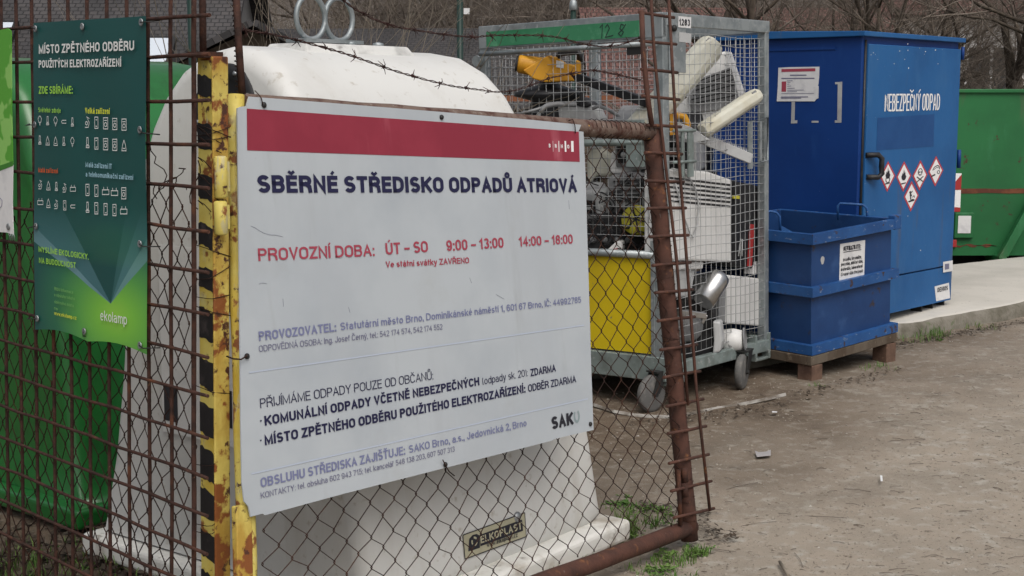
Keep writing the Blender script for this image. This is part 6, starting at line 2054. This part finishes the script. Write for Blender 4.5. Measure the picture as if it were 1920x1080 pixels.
for z in (1.60, .95):
    for y in (-.03, .83):
        MB().box((-.65, RY + y, z), (3.0, 0, 0), (0, .03, 0), (0, 0, .05)).build('rack_beam', 'orange_beam', rack)
for z in (1.02, .45):
    MB().box((-.6, RY + .02, z - .02), (2.9, 0, 0), (0, .78, 0), (0, 0, .02)).build('shelf', 'dark_metal', rack)
rr2 = random.Random(2)
x = -.5
cols_ = [('dark_app', 'black'), ('grey_app', 'dark grey'), ('blue', 'blue'), ('wood', 'brown'), ('lightgrey_app', 'pale grey'), ('dark_app', 'black'), ('tray_blue', 'deep blue'), ('grey_app', 'dark grey')]
k = 0
ords = ['first', 'second', 'third', 'fourth', 'fifth', 'sixth', 'seventh', 'eighth', 'ninth', 'tenth']
while x < 2.0:
    w_ = rr2.uniform(.22, .36)
    m_, cn = cols_[k % len(cols_)]
    hgt = rr2.uniform(.28, .48)
    t = thing('storage_crate', f'{cn} crate, {ords[k]} in the row from the white container on the orange-beamed rack', 'crate', (x + w_ / 2, RY + .3, 1.001), 'crates on the storage rack')
    MB().box((x, RY + .06, 1.001), (w_, 0, 0), (0, .5, 0), (0, 0, hgt)).build('box', m_, t, bevel=.012)
    MB().box((x - .008, RY + .052, 1.001 + hgt - .05), (w_ + .016, 0, 0), (0, .516, 0), (0, 0, .03)).build('rim', m_, t, bevel=.006)
    x += w_ + rr2.uniform(.02, .09); k += 1
def pole_(px, ytop, Y, r_, label, cap_=False, sign_=False):
    a = at(px, ytop, Y)
    zb = gz(a.x, Y)
    t = thing('metal_pole', label, 'pole', (a.x, Y, zb))
    MB().tube([V((a.x, Y, zb)), a], r_, 12).build('shaft', 'pole_green', t)
    if cap_:
        MB().lathe(a - Z * .03, Z, [(r_ * 1.05, 0), (r_ * 1.5, .01), (r_ * 1.5, .05), (r_ * 1.2, .09), (.005, .11)], 14).build('cap', 'galv', t)
pole_(862, -40, 9.4, .021, 'dark green pole standing close behind the white container')
pole_(357, -40, 7.2, .021, 'dark green pole behind the bar fence near the striped post')
pole_(1075, 14, 13.5, .026, 'dark green pipe with a flared cap behind the cage trolley', True)
mb = MB(); A = at(875, 21, 24)
mb.cbox(A, V((.10, 0, 0)), V((0, .02, 0)), Z * .10)
tag(mb.build('small_plate', 'paper'), 'small white square plate among the branches by the green pole', 'plate')

# ------------------------------------------------------------------ TREES and brush, all bare
def grow(mb, tw, p, d, l, r_, depth, rnd, spread=.55, up=.10, n=3, droop=0.0):
    pts, rad = [p], [r_]
    seg = 4 if depth > 1 else 3
    for i in range(seg):
        d = (d + V((rnd.gauss(0, .16), rnd.gauss(0, .16), rnd.gauss(0, .10) + up - droop))).normalized()
        p = p + d * l / seg
        pts.append(p); rad.append(r_ * (1 - .42 * (i + 1) / seg))
    (mb if depth >= 3 else tw).tube(pts, rad, 5 if depth >= 3 else 3)
    if depth <= 0: return
    k = rnd.randint(n - 1, n + 1)
    for i in range(k):
        t = rnd.uniform(.35, 1.0) if i else 1.0
        j = min(seg, max(1, int(round(t * seg))))
        side = V((rnd.gauss(0, 1), rnd.gauss(0, 1), rnd.gauss(0, .7))).normalized()
        nd = (d * (1 - spread) + side * spread + d * .25).normalized()
        grow(mb, tw, pts[j], nd, l * rnd.uniform(.55, .8), rad[j] * rnd.uniform(.5, .75), depth - 1, rnd, spread, up * .8, n, droop)
def tree(px, Y, h_, r_, seed, label, lean=0, depth=5, n=3, group='bare trees behind the yard', name='bare_tree', stems=1, spread=.55, m_='bark', mtw='twig', zb=None):
    rnd = random.Random(seed)
    x = (px - 960) / F * Y
    z0 = gz(x, Y) - .1 if zb is None else zb
    t = thing(name, label, 'tree' if 'tree' in name else 'shrub', (x, Y, z0), group)
    a, b = MB(), MB()
    for s_ in range(stems):
        d = V((lean + rnd.uniform(-.22, .22) * (stems > 1), rnd.uniform(-.12, .12), 1)).normalized()
        grow(a, b, V((x + rnd.uniform(-.25, .25) * (stems > 1), Y, z0)), d, h_ * .42, r_ * rnd.uniform(.7, 1.1), depth, rnd, spread, .06, n)
    if a.v: a.build('trunk', m_, t)
    b.build('crown', mtw, t)
    return t
tree(1478, 15.5, 5.2, .11, 1, 'bare tree with a leaning trunk over the dark side of the cabinet', -.15, 5, 4, stems=2)
tree(1545, 16.5, 5.0, .12, 2, 'bare tree rising straight behind the middle of the blue cabinet', .10, 5, 4, stems=2)
tree(1640, 17.5, 4.6, .09, 3, 'bare arching tree behind the cabinet door half', .25, 5, 4, stems=2, spread=.65)
tree(1735, 18.5, 4.8, .085, 4, 'bare many-stemmed tree over the hinge edge of the cabinet', -.2, 5, 4, stems=3, spread=.62)
tree(1838, 18.0, 5.4, .12, 5, 'bare tree with crossing trunks above the near end of the green skip', .2, 5, 4, stems=3)
tree(1902, 17.0, 5.4, .14, 6, 'thick bare tree trunk rising above the diagonal brace of the skip', .12, 5, 4, stems=2)
tree(1400, 20.0, 4.6, .13, 8, 'bare tree between the cage trolley and the blue cabinet', .1, 5, 4, stems=2, spread=.6)
rdt = random.Random(21)
spots = [(1255, 37, 'above the number plate of the cage'), (1190, 39, 'above the green strip end of the cage'), (1010, 36, 'beside the flared green pipe, nearer the tall pole'), (1120, 38, 'beside the flared green pipe, nearer the cage corner'), (930, 37, 'just beyond the tall dark green pole'), (820, 36, 'between the lifting rings and the tall pole'), (740, 38, 'beyond the second lifting ring'), (660, 40, 'seen through the lifting rings'), (560, 44, 'beyond the gable of the timber shed'), (480, 46, 'behind the barbed upright bar'), (1340, 36, 'above the white louvred appliance'), (1420, 38, 'above the rear corner of the cage')]
for i, (px, Y, wh) in enumerate(spots):
    tree(px, Y, rdt.uniform(9.5, 12.5), rdt.uniform(.15, .20), 100 + i, 'distant bare tree ' + wh, rdt.uniform(-.1, .1), 5, 4, 'distant bare trees on the slope', stems=2, spread=.6, zb=-3.0)
for i, (px, Y, wh) in enumerate([(700, 33.5, 'over the dark shed ridge, beyond the second ring'), (800, 34.5, 'over the dark shed ridge, nearer the tall pole'), (900, 33.5, 'at the end of the dark shed ridge'), (1000, 34.5, 'between shed and red roof'), (1080, 34, 'behind the red roof corner')]):
    tree(px, Y, 8.2, .075, 140 + i, 'tangled thicket ' + wh, 0, 5, 4, 'thickets behind the dark shed', 'bare_shrub', stems=7, spread=.6, m_='twig', mtw='twig', zb=-1.2)
for i, (px, Y, wh) in enumerate([(1430, 19, 'between cage corner and cabinet roof'), (1510, 20, 'over the paper notice side of the cabinet'), (1600, 19.5, 'over the cabinet roof corner'), (1690, 20.5, 'over the middle of the cabinet door'), (1770, 19.5, 'over the hinge side of the cabinet door'), (1850, 20.5, 'above the document box of the skip'), (1915, 19.5, 'above the diagonal brace of the skip')]):
    tree(px, Y, 5.4, .028, 160 + i, 'dense grey-brown thicket ' + wh, 0, 5, 3, 'thickets behind the cabinet', 'bare_shrub', stems=7, spread=.62, m_='twig', mtw='twig')
for i, (px, Y, h_, st) in enumerate([(1560, 15.0, 2.7, 7), (1650, 15.6, 2.6, 7), (1870, 15.9, 2.8, 8), (1790, 15.8, 2.6, 7), (1930, 15.8, 2.9, 8), (1470, 14.6, 2.6, 6)]):
    tree(px, Y, h_, .016, 30 + i, ['tangled bare brush behind the middle of the blue cabinet', 'tangled bare brush behind the cabinet door', 'tangled bare brush over the green skip rim', 'tangled bare brush between cabinet and skip', 'tangled bare brush above the skip brace', 'tangled bare brush between cage and cabinet'][i], 0, 4, 3, 'brush behind the cabinet and skip', 'bare_shrub', stems=st, spread=.5, m_='twig', mtw='twig')
for i, (px, Y, h_, ln_) in enumerate([(470, 7.6, 2.35, .05), (560, 7.9, 2.5, .35), (610, 7.5, 2.4, -.1), (690, 8.0, 2.3, .25), (340, 6.6, 2.2, .5), (500, 8.4, 2.4, -.35)]):
    tree(px, Y, h_ * 1.5, .0105, 60 + i, ['thin bare sapling between striped post and lifting rings', 'thin bare sapling behind the first lifting ring', 'thin bare sapling rising between the lifting rings', 'thin leaning sapling behind the white dome top', 'thin bare sapling behind the bar fence', 'thin bare sapling leaning over the dark timber shed'][i], ln_, 2, 3, 'bare saplings behind the white container', 'bare_sapling', stems=3, spread=.35, m_='twig_pale', mtw='twig_pale')
